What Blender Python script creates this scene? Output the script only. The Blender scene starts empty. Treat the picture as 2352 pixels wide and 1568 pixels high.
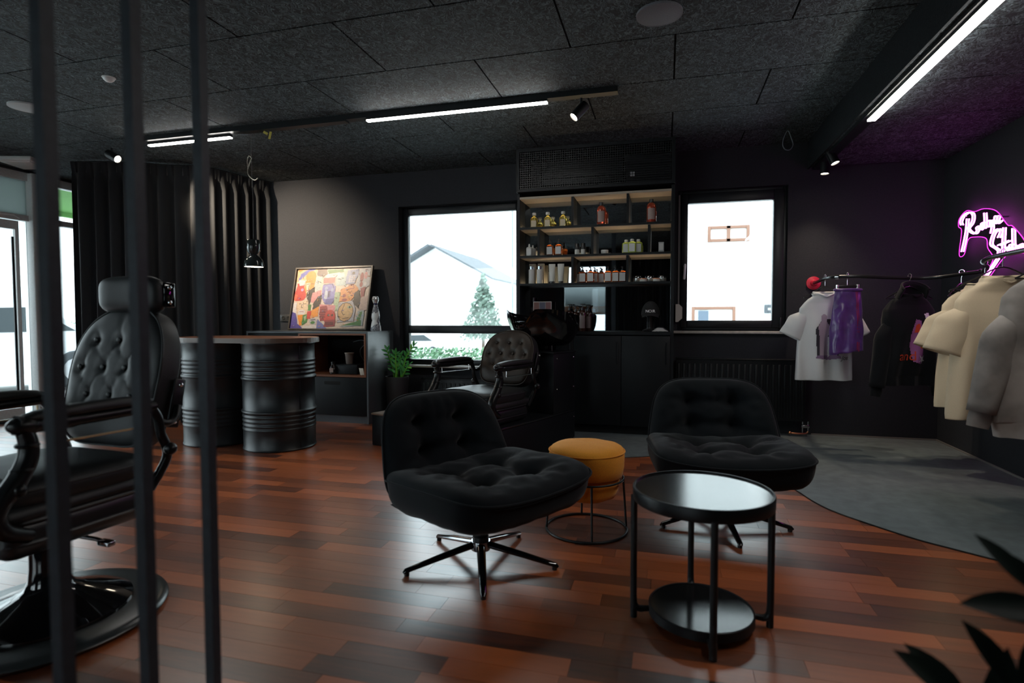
import bpy, bmesh, math, random
from mathutils import Vector, Matrix, Euler, noise
random.seed(7)
PI = math.pi
SC = bpy.context.scene
COL = SC.collection

# ------------------------------------------------------------------ camera
cam_d = bpy.data.cameras.new('camera'); cam = bpy.data.objects.new('camera', cam_d); COL.objects.link(cam)
SC.camera = cam
cam_d.sensor_width = 36.0
cam_d.lens = 1303.8 / 2352.0 * 36.0
yaw, pitch, roll = math.radians(-15.12), math.radians(-2.365), math.radians(-0.105)
fw = Vector((math.sin(yaw) * math.cos(pitch), math.cos(yaw) * math.cos(pitch), math.sin(pitch)))
rt = Vector((math.cos(yaw), -math.sin(yaw), 0)); up = rt.cross(fw)
r2 = math.cos(roll) * rt + math.sin(roll) * up
u2 = -math.sin(roll) * rt + math.cos(roll) * up
M = Matrix((r2, u2, -fw)).transposed().to_4x4(); M.translation = (0, 0, 1.08)
cam.matrix_world = M
cam_d.clip_start = 0.02
cam_d.dof.use_dof = True
cam_d.dof.focus_distance = 4.0
cam_d.dof.aperture_fstop = 1.8

# ------------------------------------------------------------------ sky and exposure
SKY = 4.6
w = bpy.data.worlds.new('overcast_sky'); SC.world = w; w.use_nodes = True
bg = w.node_tree.nodes['Background']
bg.inputs[0].default_value = (0.80, 0.93, 1.0, 1); bg.inputs[1].default_value = SKY
SC.view_settings.view_transform = 'Standard'
SC.view_settings.look = 'None'
SC.view_settings.gamma = 1.0
SC.view_settings.use_curve_mapping = False
SC.view_settings.exposure = 0.45
SC.cycles.adaptive_threshold = 0.04; SC.cycles.use_light_tree = False; SC.cycles.max_bounces = 7; SC.cycles.diffuse_bounces = 3; SC.cycles.glossy_bounces = 4; SC.cycles.transmission_bounces = 5; SC.cycles.transparent_max_bounces = 8
SC.cycles.caustics_reflective = False; SC.cycles.caustics_refractive = False

# ------------------------------------------------------------------ materials
MATS = {}
def P(name, col, rough=0.6, metal=0.0, spec=0.5, **kw):
    if name in MATS: return MATS[name]
    m = bpy.data.materials.new(name); m.use_nodes = True
    b = m.node_tree.nodes['Principled BSDF']
    b.inputs['Base Color'].default_value = (*col, 1)
    b.inputs['Roughness'].default_value = rough
    b.inputs['Metallic'].default_value = metal
    b.inputs['Specular IOR Level'].default_value = spec
    for k, v in kw.items():
        b.inputs[k.replace('_', ' ')].default_value = v
    MATS[name] = m
    return m
def nodes(m):
    nt = m.node_tree
    return nt, nt.nodes['Principled BSDF'], nt.nodes, nt.links
def add_noise(m, scale, amount, bump=0.0, detail=4, stretch=None, dist=0.002, coord='Object'):
    """fine colour mottling and relief on top of the plain base colour"""
    nt, b, N, L = nodes(m)
    tc = N.new('ShaderNodeTexCoord'); n = N.new('ShaderNodeTexNoise')
    n.inputs['Scale'].default_value = scale; n.inputs['Detail'].default_value = detail
    src = tc.outputs[coord]
    if stretch:
        mp = N.new('ShaderNodeMapping'); mp.inputs['Scale'].default_value = stretch
        L.new(src, mp.inputs[0]); src = mp.outputs[0]
    L.new(src, n.inputs['Vector'])
    if amount:
        c = b.inputs['Base Color'].default_value[:]
        r = N.new('ShaderNodeValToRGB')
        r.color_ramp.elements[0].position = 0.3; r.color_ramp.elements[1].position = 0.7
        r.color_ramp.elements[0].color = (*[x * (1 - amount) for x in c[:3]], 1)
        r.color_ramp.elements[1].color = (*[min(1, x * (1 + amount)) for x in c[:3]], 1)
        L.new(n.outputs[0], r.inputs[0]); L.new(r.outputs[0], b.inputs['Base Color'])
    if bump:
        bp = N.new('ShaderNodeBump'); bp.inputs['Strength'].default_value = bump; bp.inputs['Distance'].default_value = dist
        L.new(n.outputs[0], bp.inputs['Height']); L.new(bp.outputs[0], b.inputs['Normal'])
    return m
def EM(name, col, strength):
    if name in MATS: return MATS[name]
    m = bpy.data.materials.new(name); m.use_nodes = True
    nt = m.node_tree; nt.nodes.clear()
    o = nt.nodes.new('ShaderNodeOutputMaterial'); e = nt.nodes.new('ShaderNodeEmission')
    e.inputs[0].default_value = (*col, 1); e.inputs[1].default_value = strength
    nt.links.new(e.outputs[0], o.inputs[0]); MATS[name] = m
    return m
def GLASS(name, tint=(0.97, 0.985, 0.98)):
    if name in MATS: return MATS[name]
    m = bpy.data.materials.new(name); m.use_nodes = True
    nt = m.node_tree; nt.nodes.clear()
    o = nt.nodes.new('ShaderNodeOutputMaterial'); mx = nt.nodes.new('ShaderNodeMixShader')
    t = nt.nodes.new('ShaderNodeBsdfTransparent'); g = nt.nodes.new('ShaderNodeBsdfGlossy'); f = nt.nodes.new('ShaderNodeFresnel')
    t.inputs[0].default_value = (*tint, 1); g.inputs['Roughness'].default_value = 0.02; f.inputs[0].default_value = 1.45
    nt.links.new(f.outputs[0], mx.inputs[0]); nt.links.new(t.outputs[0], mx.inputs[1]); nt.links.new(g.outputs[0], mx.inputs[2])
    nt.links.new(mx.outputs[0], o.inputs[0]); MATS[name] = m
    return m

wall_m = add_noise(P('charcoal_wall_paint', (0.0245, 0.0265, 0.032), 0.8, spec=0.25), 90, 0.12, 0.25, dist=0.001)
ceil_back = P('dark_ceiling_void', (0.008, 0.009, 0.010), 0.9)
vinyl_m = add_noise(P('grey_vinyl', (0.150, 0.185, 0.195), 0.34, spec=0.6), 14, 0.2, 0.05, detail=8)
frame_m = add_noise(P('anthracite_window_frame', (0.010, 0.0125, 0.016), 0.38, spec=0.35), 60, 0.1, 0.03)
white_m = P('white_plastic', (0.72, 0.74, 0.74), 0.4)
sill_m = add_noise(P('pale_stone_sill', (0.42, 0.40, 0.38), 0.35), 30, 0.15)
black_metal = add_noise(P('black_powder_coated_metal', (0.006, 0.0075, 0.009), 0.42, spec=0.35), 200, 0.1, 0.05, dist=0.0005)
bar_m = add_noise(P('grey_black_bar_paint', (0.030, 0.038, 0.047), 0.5, spec=0.3), 60, 0.15, 0.05)
gloss_black = P('glossy_black', (0.004, 0.004, 0.005), 0.06, spec=0.6)
chrome_dark = P('dark_chrome', (0.35, 0.36, 0.38), 0.12, metal=1.0)
chrome = P('chrome', (0.75, 0.77, 0.78), 0.12, metal=1.0)
cabinet_m = add_noise(P('black_laminate', (0.0055, 0.0075, 0.0095), 0.5, spec=0.25), 120, 0.1, 0.03)
lit_cab = add_noise(P('window_lit_laminate', (0.085, 0.102, 0.115), 0.34, spec=0.7), 120, 0.1, 0.02)  # colour lightened to carry the window light on the sideboard's side
leather = add_noise(P('black_leather', (0.009, 0.0105, 0.0115), 0.50, spec=0.5), 260, 0.15, 0.2, dist=0.0006)
leather_warm_lit = add_noise(P('warm_lit_black_leather', (0.018, 0.0105, 0.0065), 0.5, spec=0.3), 260, 0.2, 0.2, dist=0.0006)  # black leather with the spotlight's warm sheen put into its colour
fabric_m = add_noise(P('black_woven_fabric', (0.0065, 0.0085, 0.0105), 0.9, spec=0.15, Sheen_Weight=0.12, Sheen_Roughness=0.4), 500, 0.3, 0.3, dist=0.0008)
curtain_m = add_noise(P('dark_curtain_cloth', (0.018, 0.020, 0.023), 0.9, spec=0.2, Sheen_Weight=0.15), 400, 0.2, 0.2, dist=0.0006)
mustard_m = add_noise(P('mustard_felt', (0.78, 0.31, 0.020), 0.9, Sheen_Weight=0.1), 300, 0.15, 0.25, dist=0.0006)
drum_m = add_noise(P('matte_black_drum_paint', (0.007, 0.0095, 0.0115), 0.38, spec=0.35), 150, 0.1, 0.06, dist=0.0006)
mirror_m = P('grey_mirror', (0.40, 0.44, 0.46), 0.01, metal=1.0)
win_glass = GLASS('window_glass')

def wood(name, dark, light, scale=1.0, rough=0.35, stretch=(1.2, 14, 14), rnd=None, spec=0.5, coat=0):
    """wood with long grain; rnd None, 'object' or 'island' varies the tone from piece to piece"""
    m = bpy.data.materials.new(name); m.use_nodes = True
    nt, b, N, L = nodes(m)
    geo = N.new('ShaderNodeNewGeometry'); mp = N.new('ShaderNodeMapping'); mp.inputs['Scale'].default_value = [s * scale for s in stretch]
    n = N.new('ShaderNodeTexNoise'); n.inputs['Scale'].default_value = 2.6; n.inputs['Detail'].default_value = 9; n.inputs['Roughness'].default_value = 0.72
    n.noise_dimensions = '4D'
    L.new(geo.outputs['Position'], mp.inputs[0]); L.new(mp.outputs[0], n.inputs['Vector'])
    r = N.new('ShaderNodeValToRGB'); r.color_ramp.elements[0].color = (*dark, 1); r.color_ramp.elements[1].color = (*light, 1)
    r.color_ramp.elements[0].position = 0.22 if rnd else 0.05; r.color_ramp.elements[1].position = 0.92 if rnd else 1.0
    if rnd:
        if rnd == 'object':
            src = N.new('ShaderNodeObjectInfo').outputs['Random']
        else:
            at = N.new('ShaderNodeAttribute'); at.attribute_name = 'tone'; src = at.outputs['Fac']
        mul = N.new('ShaderNodeMath'); mul.operation = 'MULTIPLY'; mul.inputs[1].default_value = 40
        L.new(src, mul.inputs[0]); L.new(mul.outputs[0], n.inputs['W'])
        a = N.new('ShaderNodeMath'); a.operation = 'MULTIPLY_ADD'; a.inputs[1].default_value = 0.60
        s = N.new('ShaderNodeMath'); s.operation = 'MULTIPLY'; s.inputs[1].default_value = 0.62
        L.new(n.outputs[0], a.inputs[0]); L.new(src, s.inputs[0]); L.new(s.outputs[0], a.inputs[2]); L.new(a.outputs[0], r.inputs[0])
    else:
        L.new(n.outputs[0], r.inputs[0])
    L.new(r.outputs[0], b.inputs['Base Color'])
    bp = N.new('ShaderNodeBump'); bp.inputs['Strength'].default_value = 0.03; bp.inputs['Distance'].default_value = 0.0006
    L.new(n.outputs[0], bp.inputs['Height']); L.new(bp.outputs[0], b.inputs['Normal'])
    b.inputs['Roughness'].default_value = rough; b.inputs['Specular IOR Level'].default_value = spec
    if coat: b.inputs['Coat Weight'].default_value = 1.0; b.inputs['Coat IOR'].default_value = coat; b.inputs['Coat Roughness'].default_value = rough
    MATS[name] = m
    return m
PLK_D, PLK_L = (0.030, 0.0075, 0.0045), (0.50, 0.125, 0.034)
plank_obj_m = wood('merbau_plank', PLK_D, PLK_L, rnd='object', rough=0.30, spec=0.4, coat=1.95)
plank_isl_m = wood('merbau_plank_rest', PLK_D, PLK_L, rnd='island', rough=0.30, spec=0.4, coat=1.95)
walnut_m = wood('walnut_edge', (0.12, 0.042, 0.02), (0.30, 0.12, 0.06), rough=0.4)

def wool():
    m = bpy.data.materials.new('dark_wood_wool_panel'); m.use_nodes = True
    nt, b, N, L = nodes(m)
    geo = N.new('ShaderNodeNewGeometry')
    wn = N.new('ShaderNodeTexNoise'); wn.inputs['Scale'].default_value = 16; wn.inputs['Detail'].default_value = 2
    vs = N.new('ShaderNodeVectorMath'); vs.operation = 'SCALE'; vs.inputs['Scale'].default_value = 0.16
    va = N.new('ShaderNodeVectorMath'); va.operation = 'ADD'
    L.new(geo.outputs['Position'], wn.inputs['Vector']); L.new(wn.outputs['Color'], vs.inputs[0])
    L.new(geo.outputs['Position'], va.inputs[0]); L.new(vs.outputs[0], va.inputs[1])
    hs = []
    for ang, sc in ((0.5, (150, 26, 1)), (2.1, (150, 26, 1)), (-0.5, (140, 24, 1))):
        mp = N.new('ShaderNodeMapping'); mp.inputs['Rotation'].default_value = (0, 0, ang); mp.inputs['Scale'].default_value = sc
        n = N.new('ShaderNodeTexNoise'); n.inputs['Scale'].default_value = 1.0; n.inputs['Detail'].default_value = 1
        L.new(va.outputs[0], mp.inputs[0]); L.new(mp.outputs[0], n.inputs['Vector']); hs.append(n.outputs[0])
    mx = N.new('ShaderNodeMath'); mx.operation = 'MAXIMUM'; L.new(hs[0], mx.inputs[0]); L.new(hs[1], mx.inputs[1])
    m2 = N.new('ShaderNodeMath'); m2.operation = 'MAXIMUM'; L.new(mx.outputs[0], m2.inputs[0]); L.new(hs[2], m2.inputs[1])
    r = N.new('ShaderNodeValToRGB'); r.color_ramp.elements[0].position = 0.55; r.color_ramp.elements[1].position = 0.72
    r.color_ramp.elements[0].color = (0.005, 0.0075, 0.009, 1); r.color_ramp.elements[1].color = (0.125, 0.165, 0.18, 1)
    L.new(m2.outputs[0], r.inputs[0]); L.new(r.outputs[0], b.inputs['Base Color'])
    bp = N.new('ShaderNodeBump'); bp.inputs['Strength'].default_value = 0.6; bp.inputs['Distance'].default_value = 0.004
    L.new(m2.outputs[0], bp.inputs['Height']); L.new(bp.outputs[0], b.inputs['Normal'])
    b.inputs['Roughness'].default_value = 0.85
    return m
wool_m = wool()

# ------------------------------------------------------------------ mesh helpers
class MB:
    def __init__(s): s.v = []; s.f = []; s.sm = []
    def add(s, vs, fs, smooth=False, mtx=None):
        o = len(s.v)
        s.v += [tuple(mtx @ Vector(p)) for p in vs] if mtx is not None else [tuple(p) for p in vs]
        s.f += [tuple(i + o for i in f) for f in fs]; s.sm += [smooth] * len(fs)
        return s
    def box(s, c, d, rot=None, bev=0.0, seg=2, smooth=None):
        mt = Matrix.Translation(c)
        if rot: mt = mt @ Euler(rot).to_matrix().to_4x4()
        x, y, z = d[0] / 2, d[1] / 2, d[2] / 2
        if bev > 0:
            bm = bmesh.new(); bmesh.ops.create_cube(bm, size=1.0)
            for v in bm.verts: v.co = (v.co.x * d[0], v.co.y * d[1], v.co.z * d[2])
            bmesh.ops.bevel(bm, geom=list(bm.edges), offset=min(bev, 0.49 * min(d)), segments=seg, profile=0.5, affect='EDGES')
            bm.verts.index_update()
            s.add([v.co[:] for v in bm.verts], [[v.index for v in f.verts] for f in bm.faces], seg > 1 if smooth is None else smooth, mt); bm.free()
        else:
            vs = [(-x, -y, -z), (x, -y, -z), (x, y, -z), (-x, y, -z), (-x, -y, z), (x, -y, z), (x, y, z), (-x, y, z)]
            s.add(vs, [(0, 3, 2, 1), (4, 5, 6, 7), (0, 1, 5, 4), (1, 2, 6, 5), (2, 3, 7, 6), (3, 0, 4, 7)], False, mt)
        return s
    def bx(s, x0, x1, y0, y1, z0, z1, bev=0.0):
        return s.box(((x0 + x1) / 2, (y0 + y1) / 2, (z0 + z1) / 2), (x1 - x0, y1 - y0, z1 - z0), bev=bev)
    def lathe(s, prof, n=32, c=(0, 0, 0), mtx=None, smooth=True, a0=0, a1=2 * PI):
        full = abs(a1 - a0 - 2 * PI) < 1e-6
        vs = []; k = len(prof); cols = n if full else n + 1
        for i in range(cols):
            a = a0 + (a1 - a0) * i / n
            for r, z in prof: vs.append((c[0] + r * math.cos(a), c[1] + r * math.sin(a), c[2] + z))
        fs = []
        for i in range(n):
            j = (i + 1) % cols
            for q in range(k - 1): fs.append((i * k + q, j * k + q, j * k + q + 1, i * k + q + 1))
        return s.add(vs, fs, smooth, mtx)
    def tube(s, pts, r, n=10, closed=False, cap=True, mtx=None, flat=1.0):
        pts = [Vector(p) for p in pts]; m = len(pts); vs = []
        rs = r if isinstance(r, (list, tuple)) else [r] * m
        prev = None
        for i, p in enumerate(pts):
            if closed: t = pts[(i + 1) % m] - pts[i - 1]
            else: t = pts[min(i + 1, m - 1)] - pts[max(i - 1, 0)]
            t.normalize()
            if prev is None:
                ref = Vector((0, 0, 1)) if abs(t.z) < 0.9 else Vector((1, 0, 0))
                a = t.cross(ref).normalized()
            else:
                a = (prev - t * prev.dot(t)).normalized()
            prev = a; bb = t.cross(a)
            for k in range(n):
                g = 2 * PI * k / n
                vs.append(p + (a * math.cos(g) + bb * math.sin(g) * flat) * rs[i])
        fs = []
        for i in range(m if closed else m - 1):
            j = (i + 1) % m
            for k in range(n): fs.append((i * n + k, i * n + (k + 1) % n, j * n + (k + 1) % n, j * n + k))
        if cap and not closed:
            fs.append(tuple(range(n - 1, -1, -1))); fs.append(tuple((m - 1) * n + k for k in range(n)))
        return s.add(vs, fs, True, mtx)
    def prism(s, poly, z0, z1, mtx=None, smooth=False):
        n = len(poly)
        vs = [(x, y, z0) for x, y in poly] + [(x, y, z1) for x, y in poly]
        s.add(vs, [tuple(range(n - 1, -1, -1)), tuple(range(n, 2 * n))], False, mtx)
        s.add(vs, [(i, (i + 1) % n, n + (i + 1) % n, n + i) for i in range(n)], smooth, mtx)
        return s
    def grid(s, fn, nu, nv, cu=False, cv=False, smooth=True, mtx=None):
        U = nu if cu else nu + 1; V = nv if cv else nv + 1
        vs = [fn(i / nu, j / nv) for i in range(U) for j in range(V)]
        fs = [(i * V + j, ((i + 1) % U) * V + j, ((i + 1) % U) * V + (j + 1) % V, i * V + (j + 1) % V) for i in range(nu) for j in range(nv)]
        return s.add(vs, fs, smooth, mtx)
    def ball(s, c, r, n=12, m=8, sc=(1, 1, 1), mtx=None):
        return s.grid(lambda u, v: (c[0] + r * sc[0] * math.sin(PI * v) * math.cos(2 * PI * u), c[1] + r * sc[1] * math.sin(PI * v) * math.sin(2 * PI * u),
                                    c[2] + r * sc[2] * math.cos(PI * v)), n, m, cu=True, mtx=mtx)
    def mesh(s, name, m):
        me = bpy.data.meshes.new(name); me.from_pydata(s.v, [], s.f)
        if m is not None: me.materials.append(m)
        me.polygons.foreach_set('use_smooth', s.sm); me.update()
        if any(s.sm): me.set_sharp_from_angle(angle=math.radians(48))
        return me
    def build(s, name, m, parent=None, loc=None, rotz=0.0, **tags):
        return link(name, s.mesh(name, m), parent, loc, rotz, **tags)
def link(name, data, parent=None, loc=None, rotz=0.0, **tags):
    o = bpy.data.objects.new(name, data); COL.objects.link(o)
    if parent: o.parent = parent
    if loc is not None: o.location = loc
    if rotz: o.rotation_euler = (0, 0, rotz)
    return tag(o, **tags)
def tag(o, label=None, cat=None, group=None, kind=None):
    if label: o['label'] = label
    if cat: o['category'] = cat
    if group: o['group'] = group
    if kind: o['kind'] = kind
    return o
def thing(name, label, cat, loc=(0, 0, 0), rotz=0.0, group=None):
    o = bpy.data.objects.new(name, None); COL.objects.link(o); o.empty_display_size = 0.1
    o.location = loc; o.rotation_euler = (0, 0, rotz)
    return tag(o, label, cat, group)
def copy_thing(root, loc, rotz, label):
    r = root.copy(); COL.objects.link(r); r.location = loc; r.rotation_euler = (0, 0, rotz); r['label'] = label
    for ch in list(root.children):
        c = ch.copy(); COL.objects.link(c); c.parent = r
        for g in list(ch.children):
            d = g.copy(); COL.objects.link(d); d.parent = c
    return r
def spline(pts, n=8, closed=False):
    """Catmull-Rom through the points"""
    pts = [Vector(p) for p in pts]; m = len(pts); out = []
    for i in range(m if closed else m - 1):
        if closed: a, b, c, d = pts[i - 1], pts[i], pts[(i + 1) % m], pts[(i + 2) % m]
        else: a, b, c, d = pts[max(i - 1, 0)], pts[i], pts[i + 1], pts[min(i + 2, m - 1)]
        for k in range(n):
            t = k / n
            out.append(0.5 * ((2 * b) + (c - a) * t + (2 * a - 5 * b + 4 * c - d) * t * t + (3 * b - a - 3 * c + d) * t ** 3))
    if not closed: out.append(pts[-1])
    return out
def wall_xz(x0, x1, z0, z1, y0, y1, holes):
    """boxes filling a wall slab (in x,z) around rectangular holes (hx0,hx1,hz0,hz1)"""
    b = MB(); xs = sorted({x0, x1, *[h[0] for h in holes], *[h[1] for h in holes]})
    for a, c in zip(xs[:-1], xs[1:]):
        hz = sorted([(h[2], h[3]) for h in holes if h[0] < (a + c) / 2 < h[1]]); z = z0
        for p, q in hz:
            if p > z: b.bx(a, c, y0, y1, z, p)
            z = q
        if z1 > z: b.bx(a, c, y0, y1, z, z1)
    return b

# ================================================================== THE SETTING
XL, XR, YF, YB, ZC, ZL = -6.6, 2.30, -2.6, 5.72, 2.665, 2.425
# --- outside ground
MB().bx(-45, 30, 11, 60, -1.4, -1.0).build('ground_street', add_noise(P('pale_asphalt', (0.50, 0.51, 0.51), 0.9), 3, 0.1), kind='structure')
MB().bx(-45, 30, -30, 11, -0.32, -0.12).build('ground_outside', add_noise(P('pale_paving', (0.55, 0.56, 0.55), 0.9), 3, 0.1), kind='structure')
# --- floor: sub-floor, single merbau strips, vinyl area
sub = MB().bx(XL, XR, YF, YB, -0.12, -0.009).build('floor', P('dark_subfloor', (0.02, 0.012, 0.01), 0.8), kind='structure')
VIN = [(-0.95, 4.32), (-0.62, 4.34), (-0.40, 4.38), (-0.20, 4.46), (0.02, 4.55), (0.28, 4.55), (0.50, 4.42), (0.68, 4.15), (0.79, 3.86), (0.85, 3.62), (0.92, 3.46),
       (1.04, 3.30), (1.18, 3.14), (1.32, 3.03), (1.50, 2.90), (1.80, 2.70), (2.10, 2.52), (2.30, 2.42)]
vin_curve = [(p.x, p.y) for p in spline([(a, b, 0) for a, b in VIN], 6)]
def vin_y(x):
    for (a, b), (c, d) in zip(vin_curve[:-1], vin_curve[1:]):
        if a <= x <= c: return b + (d - b) * (x - a) / max(1e-6, c - a)
    return 99
unit = MB().box((0, 0, -0.5), (1, 1, 1)).mesh('plank', plank_obj_m)
PW = 0.0905
planks = []
y = YF; row = 0
while y < YB:
    x = XL - random.random() * 0.5
    while x < XR:
        ln = random.choice((0.36, 0.5, 0.62, 0.8))
        a, b = max(x, XL), min(x + ln, XR); x += ln
        if b - a < 0.03: continue
        yb = min(y + PW, YB)
        if a > -0.95 and max(vin_y(a + (b - a) * q / 4) for q in range(5)) < y - 0.005: continue
        planks.append((a, b, y, yb))
    y += PW; row += 1
def plank_px(p):
    """size in the picture: in-view strips nearest the camera come first"""
    c = Vector(((p[0] + p[1]) / 2, (p[2] + p[3]) / 2, 0)) - Vector((0, 0, 1.08))
    d = c.dot(fw)
    if d < 0.5: return 0
    sx, sy = c.dot(r2) / d, c.dot(u2) / d
    if abs(sx) > 0.98 or sy < -0.66: return 0
    if p[1] < -1.9 and p[2] < 2.0: return 0
    return (p[1] - p[0]) / d ** 3
planks.sort(key=plank_px, reverse=True)
for p in planks[:290]:
    o = bpy.data.objects.new('plank', unit); COL.objects.link(o); o.parent = sub
    o.location = ((p[0] + p[1]) / 2, (p[2] + p[3]) / 2, 0); o.scale = (p[1] - p[0] - 0.0012, p[3] - p[2] - 0.0012, 0.009)
rest = MB()
for p in planks[290:]: rest.box(((p[0] + p[1]) / 2, (p[2] + p[3]) / 2, -0.0045), (p[1] - p[0] - 0.0012, p[3] - p[2] - 0.0012, 0.009))
ro_ = rest.build('planks', plank_isl_m, sub, kind='stuff')
ta = ro_.data.attributes.new('tone', 'FLOAT', 'FACE'); _t = []
for i in range(len(ro_.data.polygons) // 6): _t += [random.random()] * 6
ta.data.foreach_set('value', _t)
poly = [(-0.95, YB - 0.001)] + vin_curve + [(XR - 0.001, YB - 0.001)]
poly = [vin_curve[0]] + vin_curve[1:] + [(XR - 0.001, YB - 0.001), (-0.95, YB - 0.001)]
MB().prism(poly, -0.0005, 0.004).build('floor_vinyl', vinyl_m, kind='structure')
MB().tube([(a, b, 0.0035) for a, b in vin_curve], 0.0035, 6).build('trim_1', P('dark_edge_strip', (0.006, 0.006, 0.007), 0.5), kind='structure')

# --- ceiling
ce = MB().bx(XL, 1.24, YF, YB, ZC + 0.028, ZC + 0.13).build('ceiling', ceil_back, kind='structure')
unit_t = MB().box((0, 0, 0), (1, 1, 1), bev=0.0).mesh('ceiling_panel', wool_m)
for k in range(-1, 14):
    y1 = 5.24 - 0.622 * k; y0 = y1 - 0.622
    y1 = min(y1, YB); y0 = max(y0, YF)
    if y1 - y0 < 0.02: continue
    x = (0.637 if k % 2 else 0.04) + 1.19
    while x > XL:
        a, b = max(x - 1.19, XL), min(x, 1.24); x -= 1.19
        if b - a < 0.03: continue
        o = bpy.data.objects.new('ceiling_panel', unit_t); COL.objects.link(o); o.parent = ce
        o.location = ((a + b) / 2, (y0 + y1) / 2, ZC + 0.0125); o.scale = (b - a - 0.011, y1 - y0 - 0.011, 0.025)
cl = MB().bx(1.24, XR, YF, YB, ZL + 0.026, ZC + 0.13).build('ceiling_lowered', ceil_back, kind='structure')
MB().bx(1.228, 1.24, YF, YB, ZL - 0.004, ZC + 0.02).build('beam_face', add_noise(P('dark_beam_board', (0.012, 0.015, 0.017), 0.85, spec=0.2), 120, 0.5, 0.4, dist=0.003), cl)
for k in range(-1, 14):
    y1 = 5.05 - 0.622 * k; y0 = max(y1 - 0.622, YF); y1 = min(y1, YB)
    if y1 - y0 < 0.02: continue
    o = bpy.data.objects.new('ceiling_panel', unit_t); COL.objects.link(o); o.parent = cl
    o.location = (1.77, (y0 + y1) / 2, ZL + 0.0125); o.scale = (1.055, y1 - y0 - 0.009, 0.025)

# --- walls
W1 = (-2.83, -1.40, 0.57, 2.295); W2 = (0.11, 1.075, 0.955, 2.295)
wall_xz(XL - 0.3, XR + 0.25, -0.1, ZC + 0.13, YB, YB + 0.30, [W1, W2]).build('wall_back', wall_m, kind='structure')
MB().bx(XR, XR + 0.25, YF, YB, -0.1, ZC + 0.13).build('wall_right', wall_m, kind='structure')
WF = (-2.42, -1.34, 0.35, 2.35); WG = (-6.0, -3.6, 0.35, 2.45)
wall_xz(XL - 0.3, XR + 0.25, -0.1, ZC + 0.13, YF - 0.25, YF, [WF, WG]).build('wall_front', wall_m, kind='structure')
# left wall: glazed shop front between y=0.9 and y=5.5
b = MB(); b.bx(XL - 0.2, XL, YF, 0.9, -0.1, ZC + 0.13); b.bx(XL - 0.2, XL, 5.50, YB, -0.1, ZC + 0.13); b.bx(XL - 0.2, XL, 0.9, 5.5, ZC - 0.02, ZC + 0.13)
b.bx(XL - 0.2, XL, 0.9, 5.5, -0.1, 0.02)
b.build('wall_left', wall_m, kind='structure')
MB().bx(1.30, XR - 0.001, YB - 0.012, YB - 0.0005, 0.004, 0.016).build('baseboard_back', P('seal_strip', (0.20, 0.19, 0.18), 0.4), kind='structure')
MB().bx(XR - 0.012, XR - 0.0005, 2.40, YB - 0.012, 0.004, 0.016).build('baseboard_right', MATS['seal_strip'], kind='structure')

# --- window 1 (left of the shelf): frame, mullion, two panes, sill
alu_w = add_noise(P('pale_aluminium', (0.75, 0.77, 0.77), 0.4), 50, 0.05)
def framed(b, x0, x1, z0, z1, y0, y1, t, tl=None, tr=None, tt=None, tb=None):
    tl, tr, tt, tb = tl or t, tr or t, tt or t, tb or t
    b.bx(x0, x0 + tl, y0, y1, z0, z1, 0.006); b.bx(x1 - tr, x1, y0, y1, z0, z1, 0.006)
    b.bx(x0 + tl, x1 - tr, y0, y1, z1 - tt, z1, 0.006); b.bx(x0 + tl, x1 - tr, y0, y1, z0, z0 + tb, 0.006)
w1 = thing('window_1', None, None); w1['kind'] = 'structure'
b = MB(); framed(b, W1[0], W1[1], W1[2], W1[3], YB + 0.09, YB + 0.16, 0.07, tl=0.068, tr=0.125, tt=0.082, tb=0.055)
b.bx(W1[0] + 0.06, W1[1] - 0.1, YB + 0.085, YB + 0.155, 0.913, 1.0, 0.006); b.build('window_frame', frame_m, w1)
MB().bx(W1[0] + 0.06, W1[1] - 0.12, YB + 0.12, YB + 0.128, 1.0, W1[3] - 0.08).build('pane', win_glass, w1)
MB().bx(W1[0] + 0.06, W1[1] - 0.12, YB + 0.12, YB + 0.128, W1[2] + 0.05, 0.914).build('pane', win_glass, w1)
MB().bx(W1[0] - 0.03, W1[1] + 0.02, YB - 0.07, YB + 0.088, 0.548, 0.571, 0.004).build('window_sill', sill_m, w1)
# --- window 2 (right of the shelf): frame, sash, pane, handle, sill, strap winder
w2 = thing('window_2', None, None); w2['kind'] = 'structure'
b = MB(); framed(b, *W2, YB + 0.035, YB + 0.12, 0.038); b.build('window_frame', frame_m, w2)
b = MB(); framed(b, W2[0] + 0.028, W2[1] - 0.028, W2[2] + 0.03, W2[3] - 0.03, YB + 0.02, YB + 0.10, 0.08, tl=0.062, tr=0.088, tb=0.068, tt=0.092); sash = b.build('sash', frame_m, w2)
MB().bx(W2[0] + 0.08, W2[1] - 0.11, YB + 0.055, YB + 0.062, W2[2] + 0.09, W2[3] - 0.11).build('pane', win_glass, w2)
b = MB().box((W2[0] + 0.06, YB + 0.008, 1.555), (0.026, 0.024, 0.06), bev=0.008); b.box((W2[0] + 0.062, YB - 0.022, 1.52), (0.022, 0.018, 0.15), rot=(0, 0.06, 0), bev=0.008); b.tube([(W2[0] + 0.06, YB + 0.01, 1.575), (W2[0] + 0.06, YB - 0.022, 1.575)], 0.009)
b.build('handle', P('white_handle', (0.75, 0.77, 0.78), 0.3), w2)
b = MB().box((W2[1] - 0.045, YB + 0.015, 1.03), (0.018, 0.02, 0.10), bev=0.006); b.build('hinge', frame_m, w2)
MB().bx(0.068, 1.108, YB - 0.045, YB + 0.034, 0.929, 0.954, 0.004).build('window_sill', sill_m, w2)
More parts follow.
